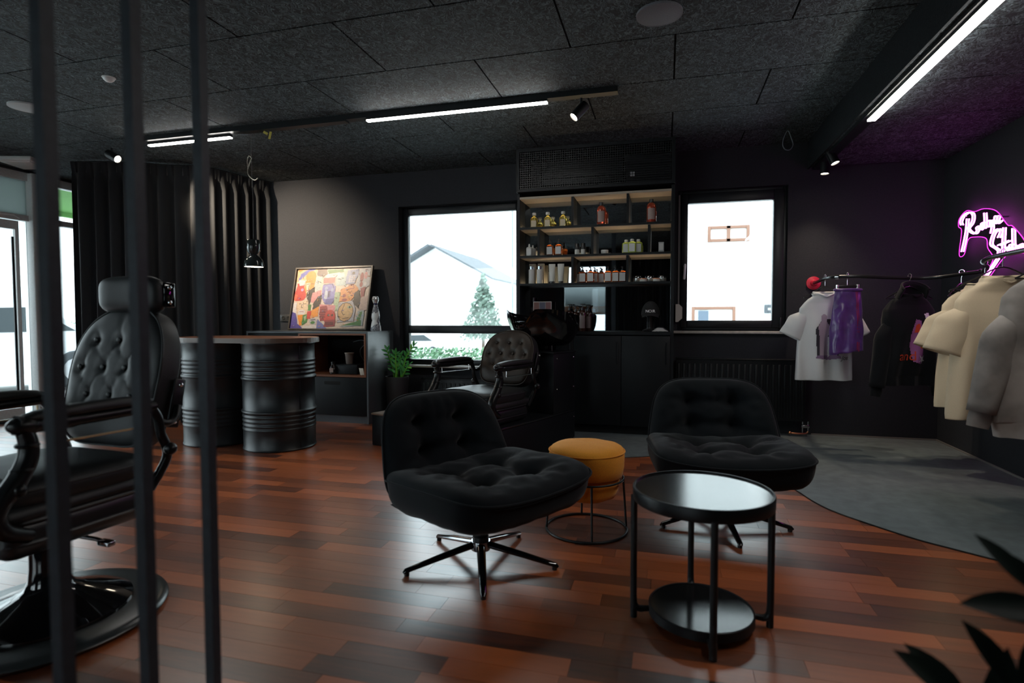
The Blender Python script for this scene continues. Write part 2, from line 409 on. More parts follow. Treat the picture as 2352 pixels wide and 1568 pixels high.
b = MB().prism([(-0.012, -0.085), (0.012, -0.085), (0.05, -0.05), (0.05, 0.055), (0.02, 0.085), (-0.012, 0.085)], -0.018, 0.018, Matrix.Translation((0.105, YB - 0.02, 1.125)) @ Matrix.Rotation(PI / 2, 4, 'X'))
sw = b.build('strap_winder', P('ivory_plastic', (0.62, 0.62, 0.57), 0.4), w2)
MB().bx(0.112, 0.128, YB - 0.012, YB - 0.008, 1.2, 2.25).build('strap', P('grey_strap', (0.16, 0.17, 0.16), 0.8), sw)
# --- front window (seen only in the shelf mirror) with its lettering band
w3 = thing('window_3', None, None); w3['kind'] = 'structure'
b = MB(); framed(b, *WF, YF - 0.14, YF - 0.06, 0.05); b.build('window_frame', frame_m, w3)
MB().bx(WF[0] + 0.04, WF[1] - 0.04, YF - 0.10, YF - 0.094, WF[2] + 0.04, WF[3] - 0.04).build('pane', win_glass, w3)
MB().bx(WF[0] + 0.05, WF[1] - 0.05, YF - 0.112, YF - 0.108, 1.16, 1.36).build('lettering_band', P('orange_film', (0.45, 0.17, 0.06), 0.6), w3)
def text(body, size, m, parent, loc, rot, ext=0.001, name='lettering', align='CENTER', shear=0.0):
    c = bpy.data.curves.new(name, 'FONT'); c.body = body; c.size = size; c.extrude = ext; c.align_x = align; c.shear = shear
    tmp = bpy.data.objects.new('tmp_text', c); COL.objects.link(tmp)
    me = bpy.data.meshes.new_from_object(tmp.evaluated_get(bpy.context.evaluated_depsgraph_get()))
    bpy.data.objects.remove(tmp); bpy.data.curves.remove(c)
    me.name = name; me.materials.clear(); me.materials.append(m); o = bpy.data.objects.new(name, me); COL.objects.link(o)
    if parent: o.parent = parent
    o.location = loc; o.rotation_euler = rot
    return o
text('BARBER', 0.14, P('white_print', (0.8, 0.8, 0.8), 0.6), w3, (-1.86, YF - 0.106, 1.20), (PI / 2, 0, PI)).scale = (-1, 1, 1)
w5 = thing('window_added_light', None, None); w5['kind'] = 'structure'  # unseen window added to light the barber chair and drums from the front
b = MB(); framed(b, *WG, YF - 0.14, YF - 0.06, 0.05); b.build('window_frame', frame_m, w5)
MB().bx(WG[0] + 0.04, WG[1] - 0.04, YF - 0.10, YF - 0.094, WG[2] + 0.04, WG[3] - 0.04).build('pane', win_glass, w5)
# --- shop front in the left wall: posts, transom, door leaf, panes
w4 = thing('window_4', None, None); w4['kind'] = 'structure'
xs0, xs1 = XL - 0.12, XL - 0.04
b = MB()
for y0, y1 in ((0.9, 0.98), (2.2, 2.28), (3.42, 3.52), (5.42, 5.5)): b.bx(xs0, xs1, y0, y1, 0.02, ZC - 0.02)
b.bx(xs0, xs1, 0.98, 5.42, 2.56, ZC - 0.02); b.bx(xs0, xs1, 0.98, 5.42, 2.13, 2.19); b.bx(xs0, xs1, 0.98, 3.42, 0.02, 0.10); b.bx(xs0, xs1, 4.76, 5.42, 0.02, 0.08)
b.build('window_frame', alu_w, w4)
MB().bx(XL - 0.14, XL + 0.02, 4.60, 4.72, 0.02, ZC - 0.02, 0.01).build('post', alu_w, w4)
for y0, y1 in ((0.98, 2.2), (2.28, 3.42), (4.72, 5.42)):
    MB().bx(XL - 0.085, XL - 0.078, y0, y1, 0.09, 2.13).build('pane', win_glass, w4)
    MB().bx(XL - 0.085, XL - 0.078, y0, y1, 2.19, 2.56).build('pane', win_glass, w4)
frost = bpy.data.materials.new('frosted_glass'); frost.use_nodes = True; _n = frost.node_tree; _n.nodes.clear()
_o = _n.nodes.new('ShaderNodeOutputMaterial'); _t = _n.nodes.new('ShaderNodeBsdfTranslucent'); _t.inputs[0].default_value = (0.26, 0.28, 0.28, 1); _n.links.new(_t.outputs[0], _o.inputs[0])
MB().bx(XL - 0.09, XL - 0.07, 3.52, 4.60, 2.19, 2.56).build('transom_panel', frost, w4)
MB().bx(XL - 0.085, XL - 0.078, 4.52, 4.60, 0.05, 2.13).build('pane', win_glass, w4)
d1 = thing('door_1', None, None); d1['kind'] = 'structure'
b = MB()
for y0, y1 in ((3.53, 3.60), (4.475, 4.51)): b.bx(XL - 0.11, XL - 0.06, y0, y1, 0.03, 2.12)
b.bx(XL - 0.11, XL - 0.06, 3.6, 4.475, 0.03, 0.13); b.bx(XL - 0.11, XL - 0.06, 3.6, 4.475, 2.03, 2.12); b.build('door_frame', alu_w, d1)
MB().bx(XL - 0.088, XL - 0.082, 3.6, 4.475, 0.13, 2.03).build('pane', win_glass, d1)
b = MB().box((XL - 0.02, 4.1, 2.16), (0.05, 0.28, 0.06), bev=0.008); b.tube([(XL - 0.0, 4.1, 2.15), (XL + 0.12, 4.35, 2.15), (XL - 0.03, 4.5, 2.15)], 0.008, 6); b.build('door_closer', white_m, d1)
MB().bx(XL - 0.08, XL - 0.068, 4.445, 4.465, 0.2, 1.95).build('door_seal', frame_m, d1)

# ================================================================== OUTSIDE
bldg_w = add_noise(P('white_render', (0.80, 0.81, 0.80), 0.9), 4, 0.04)
brown_f = P('brown_window_frame', (0.20, 0.10, 0.065), 0.6)
grey_roof = add_noise(P('grey_roof_edge', (0.075, 0.085, 0.095), 0.8), 6, 0.2)
pale_glass = P('outside_window_glass', (0.45, 0.52, 0.54), 0.15)
h = thing('gable_house', 'white gabled house far beyond the wide window', 'house', (-16.0, 38, -0.12))
poly = [(-4.2, -0.88), (4.4, -0.88), (4.4, 4.0), (0.1, 6.35), (-4.2, 4.0)]
MB().prism(poly, 0, 9, Matrix.Rotation(PI / 2, 4, 'X') @ Matrix.Scale(-1, 4, (0, 0, 1))).build('wall', bldg_w, h)
b = MB(); b.box((-2.15, 4, 5.12), (4.95, 10.4, 0.16), rot=(0, -0.5, 0)); b.build('roof', grey_roof, h)
b = MB(); b.box((2.45, 4, 5.08), (5.1, 10.4, 0.10), rot=(0, 0.5, 0)); b.build('roof', grey_roof, h)
MB().bx(-0.12, 0.16, -0.03, 0.02, 2.5, 3.4).build('window', pale_glass, h)
b = MB(); b.box((-2.9, -0.4, 2.2), (0.35, 0.2, 1.5), rot=(0, -0.55, 0)); b.build('shutter', P('faded_red_shutter', (0.14, 0.07, 0.06), 0.8), h)
n2 = thing('neighbour_building', 'white rendered building with brown-framed windows outside the narrow window', 'building', (0, 14.2, -0.12))
MB().bx(-3.5, 9, 0, 6, -0.88, 9).build('wall', bldg_w, n2)
def out_win(x0, x1, z0, z1, m, mull=True):
    f = MB(); framed(f, x0, x1, z0, z1, -0.05, 0.03, 0.07)
    if mull: f.bx((x0 + x1) / 2 - 0.04, (x0 + x1) / 2 + 0.04, -0.05, 0.03, z0, z1)
    o = f.build('window', m, n2); MB().bx(x0 + 0.05, x1 - 0.05, -0.01, 0.02, z0 + 0.05, z1 - 0.05).build('pane', P('bright_blind', (0.7, 0.72, 0.7), 0.6), o)
out_win(0.94, 1.86, 2.97, 3.34, brown_f); out_win(0.6, 1.58, 0.6, 1.46, brown_f, False); out_win(2.3, 2.9, 2.45, 3.15, pale_glass, False)
f = MB(); f.bx(0.75, 0.98, -0.06, -0.02, 0.7, 1.36); f.build('shutter', P('dark_blue_blind', (0.10, 0.13, 0.17), 0.8), n2)
out_win(2.2, 3.0, 1.3, 1.5, grey_roof, False)

def blob_leaves(n, fn, size, seed):
    """many little leaf quads spread by fn(random) -> point"""
    rnd = random.Random(seed); b = MB()
    for i in range(n):
        p = Vector(fn(rnd)); a = Vector((rnd.uniform(-1, 1), rnd.uniform(-1, 1), rnd.uniform(-1, 1))).normalized(); c = a.orthogonal().normalized()
        s = size * rnd.uniform(0.6, 1.3); d = a.cross(c)
        b.add([p - c * s, p - d * s * 0.5, p + c * s, p + d * s * 0.5], [(0, 1, 2, 3)])
    return b
tree = thing('garden_tree', 'small bushy tree standing in front of the gabled house', 'tree', (-8.3, 25.5, -0.12))
def crown(r):
    t = r.random() ** 0.7; z = 0.25 + 2.95 * (1 - t); a = r.random() * 2 * PI; q = (0.05 + 1.15 * t) * math.sqrt(r.random())
    return (q * math.cos(a), q * math.sin(a), z + r.uniform(-0.1, 0.1))
blob_leaves(1700, crown, 0.11, 3).build('foliage', P('garden_leaves', (0.13, 0.19, 0.15), 0.8), tree)
MB().tube([(0, 0, -0.88), (0.02, 0, 1.5), (0, 0, 2.8)], [0.09, 0.06, 0.02], 8).build('trunk', P('bark', (0.12, 0.09, 0.07), 0.9), tree)
hedge = blob_leaves(5200, lambda r: (r.uniform(-6.2, -1.9), 9.2 + r.uniform(-0.3, 0.3), -0.1 + 0.66 * r.random() ** 0.6), 0.035, 5).build('hedge', P('hedge_leaves', (0.12, 0.24, 0.13), 0.7), label='low clipped green hedge outside the wide window', cat='hedge', kind='stuff')
pole = MB().tube([(0, 0, -0.88), (0, 0, 6.0)], 0.045, 8).build('lamp_post', P('pale_pole', (0.22, 0.25, 0.27), 0.6), loc=(-5.65, 21, -0.12), label='thin pale post beside the garden tree outside', cat='post')
def car(name, loc, rz, label, paint):
    c = thing(name, label, 'car', loc, rz)
    prof = [(-2.05, 0.3), (-2.1, 0.62), (-1.9, 0.85), (-1.25, 0.95), (-0.75, 1.4), (0.75, 1.46), (1.45, 1.0), (2.0, 0.92), (2.1, 0.6), (2.05, 0.3)]
    T = Matrix.Rotation(PI / 2, 4, 'X')
    MB().prism(prof, -0.82, 0.82, T).build('body', paint, c)
    MB().prism([(-1.1, 0.97), (-0.7, 1.34), (0.72, 1.39), (1.3, 1.0)], -0.83, 0.83, T).build('side_windows', P('car_glass', (0.05, 0.06, 0.065), 0.5, spec=0.2), c)
    for x in (-1.3, 1.3):
        for y in (-0.75, 0.75):
            wh = MB().lathe([(0.0, -0.1), (0.3, -0.1), (0.34, -0.05), (0.34, 0.05), (0.3, 0.1), (0.0, 0.1)], 20, mtx=Matrix.Translation((x, y, 0.34)) @ T).build('wheel', P('car_tyre', (0.04, 0.045, 0.05), 0.9), c)
            MB().lathe([(0.0, -0.105), (0.19, -0.105), (0.2, 0.105), (0.0, 0.105)], 14, mtx=Matrix.Translation((x, y, 0.34)) @ T).build('rim', P('car_rim', (0.5, 0.5, 0.52), 0.3, metal=0.6), wh)
    return c
car('parked_car', (-13.3, 29, -1.0), 0.12, 'white car parked beyond the hedge outside', P('white_car_paint', (0.6, 0.61, 0.62), 0.3)).scale = (0.85, 0.85, 0.85)
# through the shop front door
hs = thing('street_house', 'pale house with grey windows across the street at the door', 'house', (-26, 14.5, -0.12), math.radians(-30))
MB().bx(-0.3, 6, -7, 7, 0, 6.5).build('wall', bldg_w, hs)
for yy in (-3.4, -0.6, 2.2):
    for zz in (0.9, 3.3):
        o = MB().bx(6.0, 6.03, yy - 0.6, yy + 0.6, zz, zz + 1.3).build('window', pale_glass, hs)
blob_leaves(1800, lambda r: (-14.6 + r.uniform(-0.4, 0.4), r.uniform(6.0, 12.5), -0.1 + 1.1 * r.random() ** 0.6), 0.06, 9).build('hedge', MATS['hedge_leaves'], label='green hedge across the street beyond the door', cat='hedge', kind='stuff')
car('street_van', (-11.0, 6.6, -0.12), 1.1, 'silver car in the street outside the glass door', P('silver_car_paint', (0.6, 0.62, 0.64), 0.3))
aw = thing('green_awning', 'green awning above the shop front glass by the curtain', 'awning', (XL - 0.8, 4.0, 2.47))
MB().box((0, 0.9, 0.14), (1.1, 3.4, 0.03), rot=(0, -0.12, 0)).build('cloth', P('green_awning_cloth', (0.10, 0.26, 0.06), 0.8), aw)
MB().bx(-0.58, -0.52, -0.8, 2.6, 0.0, 0.09).build('valance', MATS['green_awning_cloth'], aw)
# street behind the front window (only met in the mirror)
st = thing('opposite_house', 'grey roofed house seen mirrored behind the bottles', 'house', (-4.5, -16, -0.12))
MB().bx(-6, 6, -6, 0, 0, 1.7).build('wall', bldg_w, st)
b = MB(); b.box((0, -1.6, 2.15), (12.6, 3.6, 0.14), rot=(0.32, 0, 0)); b.build('roof', P('pale_roof', (0.22, 0.24, 0.24), 0.8), st)

# ================================================================== LAMPS
led_m = EM('led_diffuser', (1.0, 0.96, 0.91), 32.0)
lens_m = EM('spot_lens', (1.0, 0.88, 0.70), 22.0)
def led_bar(name, label, x0, x1, y0, y1, z, group='linear LED bars on the ceiling tracks'):
    t = thing(name, label, 'lamp', ((x0 + x1) / 2, (y0 + y1) / 2, z), group=group)
    dx, dy = (x1 - x0) / 2, (y1 - y0) / 2
    MB().bx(-dx, dx, -dy, dy, 0.012, 0.03).build('housing', black_metal, t)
    MB().bx(-dx, dx, -dy, dy, 0, 0.012, 0.003).build('diffuser', led_m, t)
tr = thing('lighting_track', 'long black lighting track across the panelled ceiling', 'track', (-2.44, 4.03, 2.625))
MB().bx(-2.16, 2.11, -0.035, 0.035, 0.002, 0.0395).build('rail', black_metal, tr)
MB().bx(-0.95, 0.02, -0.045, 0.02, -0.012, 0.002).build('driver_box', black_metal, tr)
led_bar('led_bar', 'long glowing LED bar on the track left of the ceiling speaker', -2.236, -0.819, 3.985, 4.02, 2.594)
led_bar('led_bar', 'short glowing LED bar above the drum desk', -4.40, -3.54, 4.04, 4.075, 2.594)
tr2 = thing('lighting_track', 'black lighting track under the edge of the lowered ceiling', 'track', (1.30, 3.4, 2.40))
MB().bx(-0.04, 0.04, -2.6, 2.28, 0.001, 0.024).build('rail', black_metal, tr2)
led_bar('led_bar', 'very long glowing LED bar above the clothes rail', 1.273, 1.323, 1.3, 4.285, 2.37)
def spot(label, loc, target, energy, size=55, track_z=2.6, lens_r=0.030, ln=0.12):
    t = thing('track_spotlight', label, 'lamp', loc, group='track spotlights')
    d = (Vector(target) - Vector(loc)).normalized(); q = d.to_track_quat('Z', 'Y').to_matrix().to_4x4()
    MB().lathe([(0, -ln), (0.034, -ln), (0.036, -ln + 0.01), (0.036, 0.008), (0.031, 0.008), (0.031, 0.0)], 24, mtx=q).build('head', black_metal, t)
    MB().lathe([(0, 0), (lens_r, 0)], 24, mtx=q).build('lens', lens_m, t)
    back = Vector((0, 0, track_z)) - Vector((0, 0, loc[2])) - d * ln * 0.6
    MB().tube([-d * ln * 0.6, (-d * ln * 0.6).to_3d() * 1.0 + Vector((0, 0, max(0.03, track_z - loc[2] + d.z * ln * 0.6)))], 0.009, 8).build('stem', black_metal, t)
    l = bpy.data.lights.new('spot_beam', 'SPOT'); l.energy = energy; l.color = (1.0, 0.80, 0.58); l.spot_size = math.radians(size); l.spot_blend = 1.0; l.shadow_soft_size = 0.03
    lo = bpy.data.objects.new('spot_beam', l); COL.objects.link(lo); lo.parent = t; lo.location = d * 0.012; lo.rotation_euler = d.to_track_quat('-Z', 'Y').to_euler()
spot('black track spotlight beside the long LED bar shining towards the chairs', (-0.62, 3.96, 2.47), (-2.3, 3.0, 0.4), 60, 50)
spot('track spotlight left of the short LED bar with its lens facing the viewer', (-4.72, 4.02, 2.50), (-1.45, 3.95, 0.75), 22, 34)
spot('track spotlight turned to the wall above the painting', (-4.62, 4.16, 2.53), (-4.10, 5.72, 1.85), 300, 66)
spot('track spotlight nearest the back wall above the white shirt', (1.30, 5.42, 2.31), (1.25, 5.3, 0.2), 28, 95, 2.4)
spot('track spotlight shining at the black hoodie', (1.31, 5.16, 2.33), (1.95, 4.75, 0.5), 30, 70, 2.4)
# pendant over the desk
pn = thing('pendant_lamp', 'glossy black hourglass pendant lamp hanging over the drum desk', 'lamp', (-3.44, 4.18, 1.525))
MB().lathe([(0.0, 0.232), (0.052, 0.232), (0.056, 0.226), (0.056, 0.16), (0.05, 0.13), (0.036, 0.112), (0.030, 0.104), (0.045, 0.09), (0.068, 0.065), (0.078, 0.04), (0.082, 0.0), (0.078, 0.0), (0.07, 0.05), (0.0, 0.09)], 40).build('shade', P('smoked_gloss_shade', (0.02, 0.026, 0.026), 0.12), pn)
MB().lathe([(0, 0.008), (0.076, 0.008), (0.078, 0.002)], 32).build('diffuser', EM('pendant_glow', (1.0, 0.86, 0.66), 14), pn)
cordpts = [(0, 0, 0.23), (0.004, 0, 0.6), (-0.004, 0.0, 0.93)]
cd = MB().tube(spline(cordpts + [(0.0, 0, 1.135)], 8), 0.0022, 6); cd.build('cord', P('dark_cord', (0.05, 0.05, 0.05), 0.6), pn)
b = MB().tube(spline([(0, 0, 0.93), (-0.035, 0, 0.86), (-0.04, 0, 0.80), (-0.01, 0, 0.76), (0.03, 0, 0.74), (0.05, 0.01, 0.76)], 6), 0.004, 6); b.tube(spline([(0, 0, 0.93), (-0.03, 0, 0.95), (-0.045, 0, 0.90), (-0.035, 0, 0.84)], 5), 0.004, 6)
b.build('cord_hook', P('brass_hook', (0.20, 0.18, 0.15), 0.4, metal=0.9), pn)
# ceiling fittings
def disc(label, x, y, r, m, name='ceiling_speaker', cat='speaker', gr=None):
    t = thing(name, label, cat, (x, y, ZC - 0.012), group=gr)
    MB().lathe([(0, 0.0), (r * 0.93, 0.0), (r * 0.985, 0.003), (r, 0.0115)], 48).build('grille', m, t)
    MB().lathe([(r * 0.93, -0.001), (r, 0.0), (r, 0.0118)], 48).build('rim', m, t)
spk = add_noise(P('grey_speaker_mesh', (0.16, 0.165, 0.19), 0.7), 300, 0.3, 0.2)
disc('round grey ceiling speaker right of the long LED bar', -0.045, 3.12, 0.118, spk, gr='round ceiling speakers')
disc('round pale ceiling speaker beyond the black bars', -4.62, 3.22, 0.118, P('pale_speaker_mesh', (0.45, 0.47, 0.48), 0.7), gr='round ceiling speakers')
t = thing('smoke_detector', 'tiny white dome on the ceiling between two black bars', 'detector', (-3.55, 2.98, ZC - 0.03)); MB().lathe([(0, 0), (0.02, 0.004), (0.032, 0.015), (0.034, 0.03), (0, 0.03)], 20).build('dome', white_m, t); MB().lathe([(0.034, 0.024), (0.04, 0.026), (0.04, 0.03)], 20).build('ring', white_m, t)
t = thing('emergency_light', 'flat white emergency lamp on the ceiling at the entrance', 'lamp', (-6.18, 4.28, ZC - 0.05), 0.3)
MB().box((0, 0, 0.025), (0.34, 0.34, 0.045), bev=0.01).build('housing', white_m, t); MB().box((0, 0, -0.001), (0.28, 0.28, 0.012), bev=0.004).build('diffuser', P('opal_diffuser', (0.8, 0.82, 0.82), 0.3), t)
t = thing('yellow_tape_tag', 'two bits of yellow tape stuck under the lighting track', 'tape', (-3.15, 4.02, 2.60))
b = MB().box((-0.02, 0, -0.005), (0.045, 0.004, 0.02), rot=(0, 0.5, 0)); b.build('strip', P('yellow_tape', (0.55, 0.45, 0.08), 0.6), t); MB().box((0.022, 0, -0.028), (0.02, 0.004, 0.06), rot=(0, 0.25, 0)).build('strip', MATS['yellow_tape'], t)
MB().tube(spline([(0, 0, 0), (-0.035, 0, -0.09), (-0.02, 0, -0.15), (0.02, 0, -0.16), (0.045, 0, -0.12), (0.03, 0, -0.06)], 6, True), 0.0045, 6).build('cable_loop', P('grey_cable', (0.09, 0.11, 0.12), 0.5), loc=(0.98, 5.3, 2.655), label='thin grey cable loop hanging from the ceiling near the spotlights', cat='cable')

# ================================================================== CURTAINS
def curtain(label, path, pleats, amp, z0, z1, name='curtain', group='dark full-height curtains', seed=1):
    pts = spline([(a, c, 0) for a, c in path], 24); n = len(pts); rnd = random.Random(seed)
    ln = [0]
    for i in range(1, n): ln.append(ln[-1] + (pts[i] - pts[i - 1]).length)
    tot = ln[-1]; t = thing(name, label, 'curtain', (pts[0].x, pts[0].y, 0), group=group); o0 = pts[0].copy()
    NU, NV = pleats * 14, 26
    ph = [rnd.uniform(-0.25, 0.25) for _ in range(pleats + 2)]; am = [rnd.uniform(0.65, 1.25) for _ in range(pleats + 2)]
    def at(s):
        for i in range(1, n):
            if ln[i] >= s or i == n - 1:
                f = (s - ln[i - 1]) / max(1e-6, ln[i] - ln[i - 1]); p = pts[i - 1].lerp(pts[i], min(1, max(0, f))); d = (pts[i] - pts[i - 1]).normalized()
                return p, Vector((-d.y, d.x, 0)), d
    base = [at(tot * i / NU) for i in range(NU + 1)]
    def fn(u, v):
        i = int(round(u * NU)); p, nr, d = base[i]; k = u * pleats; c = int(k)
        z = z0 + (z1 - z0) * v
        top = max(0.0, (v - 0.93) / 0.07)
        a = amp * (am[c] + (am[min(c + 1, pleats)] - am[c]) * (k - c)) * (1 - 0.55 * top) * (0.85 + 0.3 * (1 - v))
        w = math.sin(2 * PI * k + ph[c] * math.sin(PI * (k - c)) * 2)
        w = math.copysign(abs(w) ** 0.75, w)
        if top > 0: w = w * (1 - top) + top * (1.0 if (k - c) % 1 > 0.62 else -0.35)
        side = 0.012 * math.sin(5 * v + 7 * k) * (1 - v)
        q = p - o0 + nr * (a * w) + d * side
        return (q.x, q.y, z)
    MB().grid(fn, NU, NV).build('cloth', curtain_m, t)
    rl = MB(); rl.tube([p - o0 + Vector((0, 0, z1 + 0.004)) for p in pts[::4]] + [pts[-1] - o0 + Vector((0, 0, z1 + 0.004))], 0.006, 6); rl.build('curtain_rail', black_metal, t)
curtain('dark curtain panel hanging beside the lit wall behind the pendant lamp', [(-4.42, 5.66), (-4.50, 5.4), (-4.56, 5.12), (-4.62, 4.88)], 6, 0.055, 0.01, 2.645, seed=4)
curtain('dark curtain panel behind the tall barber chair next to the daylight', [(-4.66, 4.86), (-4.95, 4.74), (-5.22, 4.56), (-5.48, 4.47), (-5.76, 4.40)], 8, 0.06, 0.01, 2.645, seed=9)
curtain('dark curtain mirrored behind the jars on the shelf', [(-1.25, -2.5), (0.2, -2.5), (1.3, -2.5)], 16, 0.05, 0.01, 2.645, seed=2)
# wall socket
t = thing('wall_socket', 'dark double wall socket between curtain and painting', 'socket', (-4.27, YB - 0.012, 1.085))
MB().box((0, 0.004, 0), (0.16, 0.014, 0.082), bev=0.004).build('plate', P('grey_socket_plate', (0.028, 0.030, 0.033), 0.4), t)
for dx in (-0.035, 0.035):
    MB().lathe([(0, 0.0), (0.014, 0.0), (0.02, 0.004), (0.021, 0.0)], 18, mtx=Matrix.Translation((dx, -0.004, 0)) @ Matrix.Rotation(PI / 2, 4, 'X')).build('insert', ceil_back, t)

# ================================================================== SHELF UNIT WITH MIRROR
SX0, SX1, SF, SM = -1.372, 0.072, 5.28, 5.50
su = thing('shelf_unit', 'black built-in shelf unit with mirror back between the two windows', 'shelf', (0, 0, 0))
b = MB().bx(SX0, SX0 + 0.024, SF, YB - 0.002, 0.0, 2.26); b.build('side_panel', cabinet_m, su)
MB().bx(SX1 - 0.03, SX1, SF, YB - 0.002, 0.0, 2.26).build('side_panel', cabinet_m, su)
IX0, IX1 = SX0 + 0.024, SX1 - 0.03
shelf_top = wood('pale_underside_laminate', (0.30, 0.26, 0.21), (0.36, 0.31, 0.25), rough=0.6, stretch=(1, 6, 6))
for z, nm in ((2.205, 'top_board'), (1.92, 'shelf'), (1.652, 'shelf'), (1.388, 'shelf')):
    MB().bx(IX0, IX1, SF, SM, z, z + 0.02).build(nm, shelf_top if nm == 'top_board' else cabinet_m, su)
for z in (1.92, 1.652):
    MB().bx(IX0 + 0.002, IX1 - 0.002, SF + 0.012, SM - 0.002, z - 0.003, z).build('lining', shelf_top, su)
for xs, z0, z1 in (((-0.843, -0.339), 1.94, 2.205), ((-1.165, -0.657, -0.149), 1.672, 1.917), ((-0.843, -0.339), 1.408, 1.649)):
    for x in xs: MB().bx(x - 0.011, x + 0.011, SF, SM, z0, z1).build('divider', cabinet_m, su)
MB().bx(IX0, IX1, SM, SM + 0.006, 0.955, 2.205).build('mirror', mirror_m, su)
MB().bx(IX0, IX1, SM + 0.006, SM + 0.02, 0.955, 2.225).build('back_panel', cabinet_m, su)
led_w = EM('warm_shelf_strip', (1.0, 0.74, 0.45), 22.0)
for z, segs in ((1.94, ((IX0, -0.854), (-0.832, -0.35), (-0.328, IX1))), (1.672, ((IX0, -1.176), (-1.154, -0.668), (-0.646, -0.16), (-0.138, IX1))), (1.408, ((IX0, -0.854), (-0.832, -0.35), (-0.328, IX1)))):
    for a, c in segs:
        MB().bx(a + 0.01, c - 0.01, SM - 0.017, SM - 0.006, z + 0.0005, z + 0.004).build('light_strip', led_w, su)
MB().bx(IX0, IX1, SF - 0.02, YB - 0.002, 0.925, 0.953).build('counter_top', cabinet_m, su)
for x0, x1 in ((IX0, -0.83), (-0.826, -0.39), (-0.386, IX1)):
    d = MB().bx(x0, x1, SF - 0.018, SF, 0.09, 0.915, 0.003).build('door', cabinet_m, su)
    MB().tube([(x1 - 0.03, SF - 0.03, 0.66), (x1 - 0.03, SF - 0.03, 0.86)], 0.004, 8).build('handle', black_metal, d)
MB().bx(IX0, IX1, SF + 0.05, SF + 0.07, 0.0, 0.09).build('toe_kick', ceil_back, su)
# air-conditioning box above
ac = thing('air_conditioner_casing', 'black perforated casing around the air conditioner above the shelves', 'casing', (0, 0, 0))
framed_b = MB()
framed_b.bx(SX0, SX0 + 0.03, 5.24, YB - 0.002, 2.265, ZC - 0.001); framed_b.bx(SX1 - 0.03, SX1, 5.24, YB - 0.002, 2.265, ZC - 0.001)
framed_b.bx(SX0 + 0.03, SX1 - 0.03, 5.24, YB - 0.002, 2.265, 2.29); framed_b.bx(SX0 + 0.03, SX1 - 0.03, 5.24, 5.27, ZC - 0.03, ZC - 0.001)
framed_b.build('frame', cabinet_m, ac)
def meshgrid():
    b = MB(); x0, x1, z0, z1 = SX0 + 0.03, SX1 - 0.03, 2.29, ZC - 0.03
    n = 66
    for i in range(n): x = x0 + (x1 - x0) * (i + 0.5) / n; b.bx(x - 0.0035, x + 0.0035, 5.256, 5.259, z0, z1)
    m = 17
    for j in range(m): z = z0 + (z1 - z0) * (j + 0.5) / m; b.bx(x0, x1, 5.254, 5.257, z - 0.0035, z + 0.0035)
    return b
tag(meshgrid().build('grille', black_metal, ac), kind='stuff')
u = MB().box((-0.78, 5.50, 2.46), (0.80, 0.22, 0.26), bev=0.03).build('cooling_unit', P('black_gloss_plastic', (0.006, 0.007, 0.008), 0.3, spec=0.3), ac)
MB().bx(-1.15, -0.45, 5.375, 5.389, 2.405, 2.413).build('air_flap', P('grey_flap', (0.09, 0.10, 0.11), 0.4), u)
b = MB()
for dx in (-0.011, 0.011):
    for dz in (-0.011, 0.011): b.box((-0.297 + dx, 5.248, 2.367 + dz), (0.017, 0.006, 0.017))
b.build('logo_plate', P('grey_logo', (0.22, 0.23, 0.24), 0.4), ac)

# ------------------------------------------------------------------ bottles and jars on the shelf
lab_w = add_noise(P('grey_white_label', (0.52, 0.53, 0.52), 0.6), 120, 0.06, coord='Generated')
lab_g = add_noise(P('worn_brown_label', (0.30, 0.22, 0.20), 0.6), 120, 0.1, coord='Generated')
def liquid(name, col, rough=0.08, tr=0.75):
    return P(name, col, rough, Transmission_Weight=tr, IOR=1.45)
amber = liquid('amber_glass', (0.75, 0.16, 0.03)); yellow_l = liquid('yellow_tonic', (0.9, 0.66, 0.16)); green_l = liquid('green_lotion', (0.62, 0.72, 0.16), 0.15, 0.5)
red_l = liquid('red_brown_tonic', (0.62, 0.10, 0.05), 0.1, 0.6); pale_b = P('pale_grey_plastic', (0.50, 0.50, 0.47), 0.4)
cap_b = P('black_cap', (0.010, 0.010, 0.011), 0.3); cap_w = P('pale_cap', (0.60, 0.60, 0.57), 0.4); tin_m = P('brushed_tin', (0.6, 0.6, 0.6), 0.3, metal=0.9)
def flat_lathe(prof, sx, sy, n=28):
    b = MB(); b.lathe(prof, n); b.v = [(x * sx, y * sy, z) for x, y, z in b.v]; return b
def px(p, yy):  # world x on the plane y=yy from the photograph's column
    a = math.atan((p - 1176) / 1303.8) + yaw
    return math.tan(a) * yy
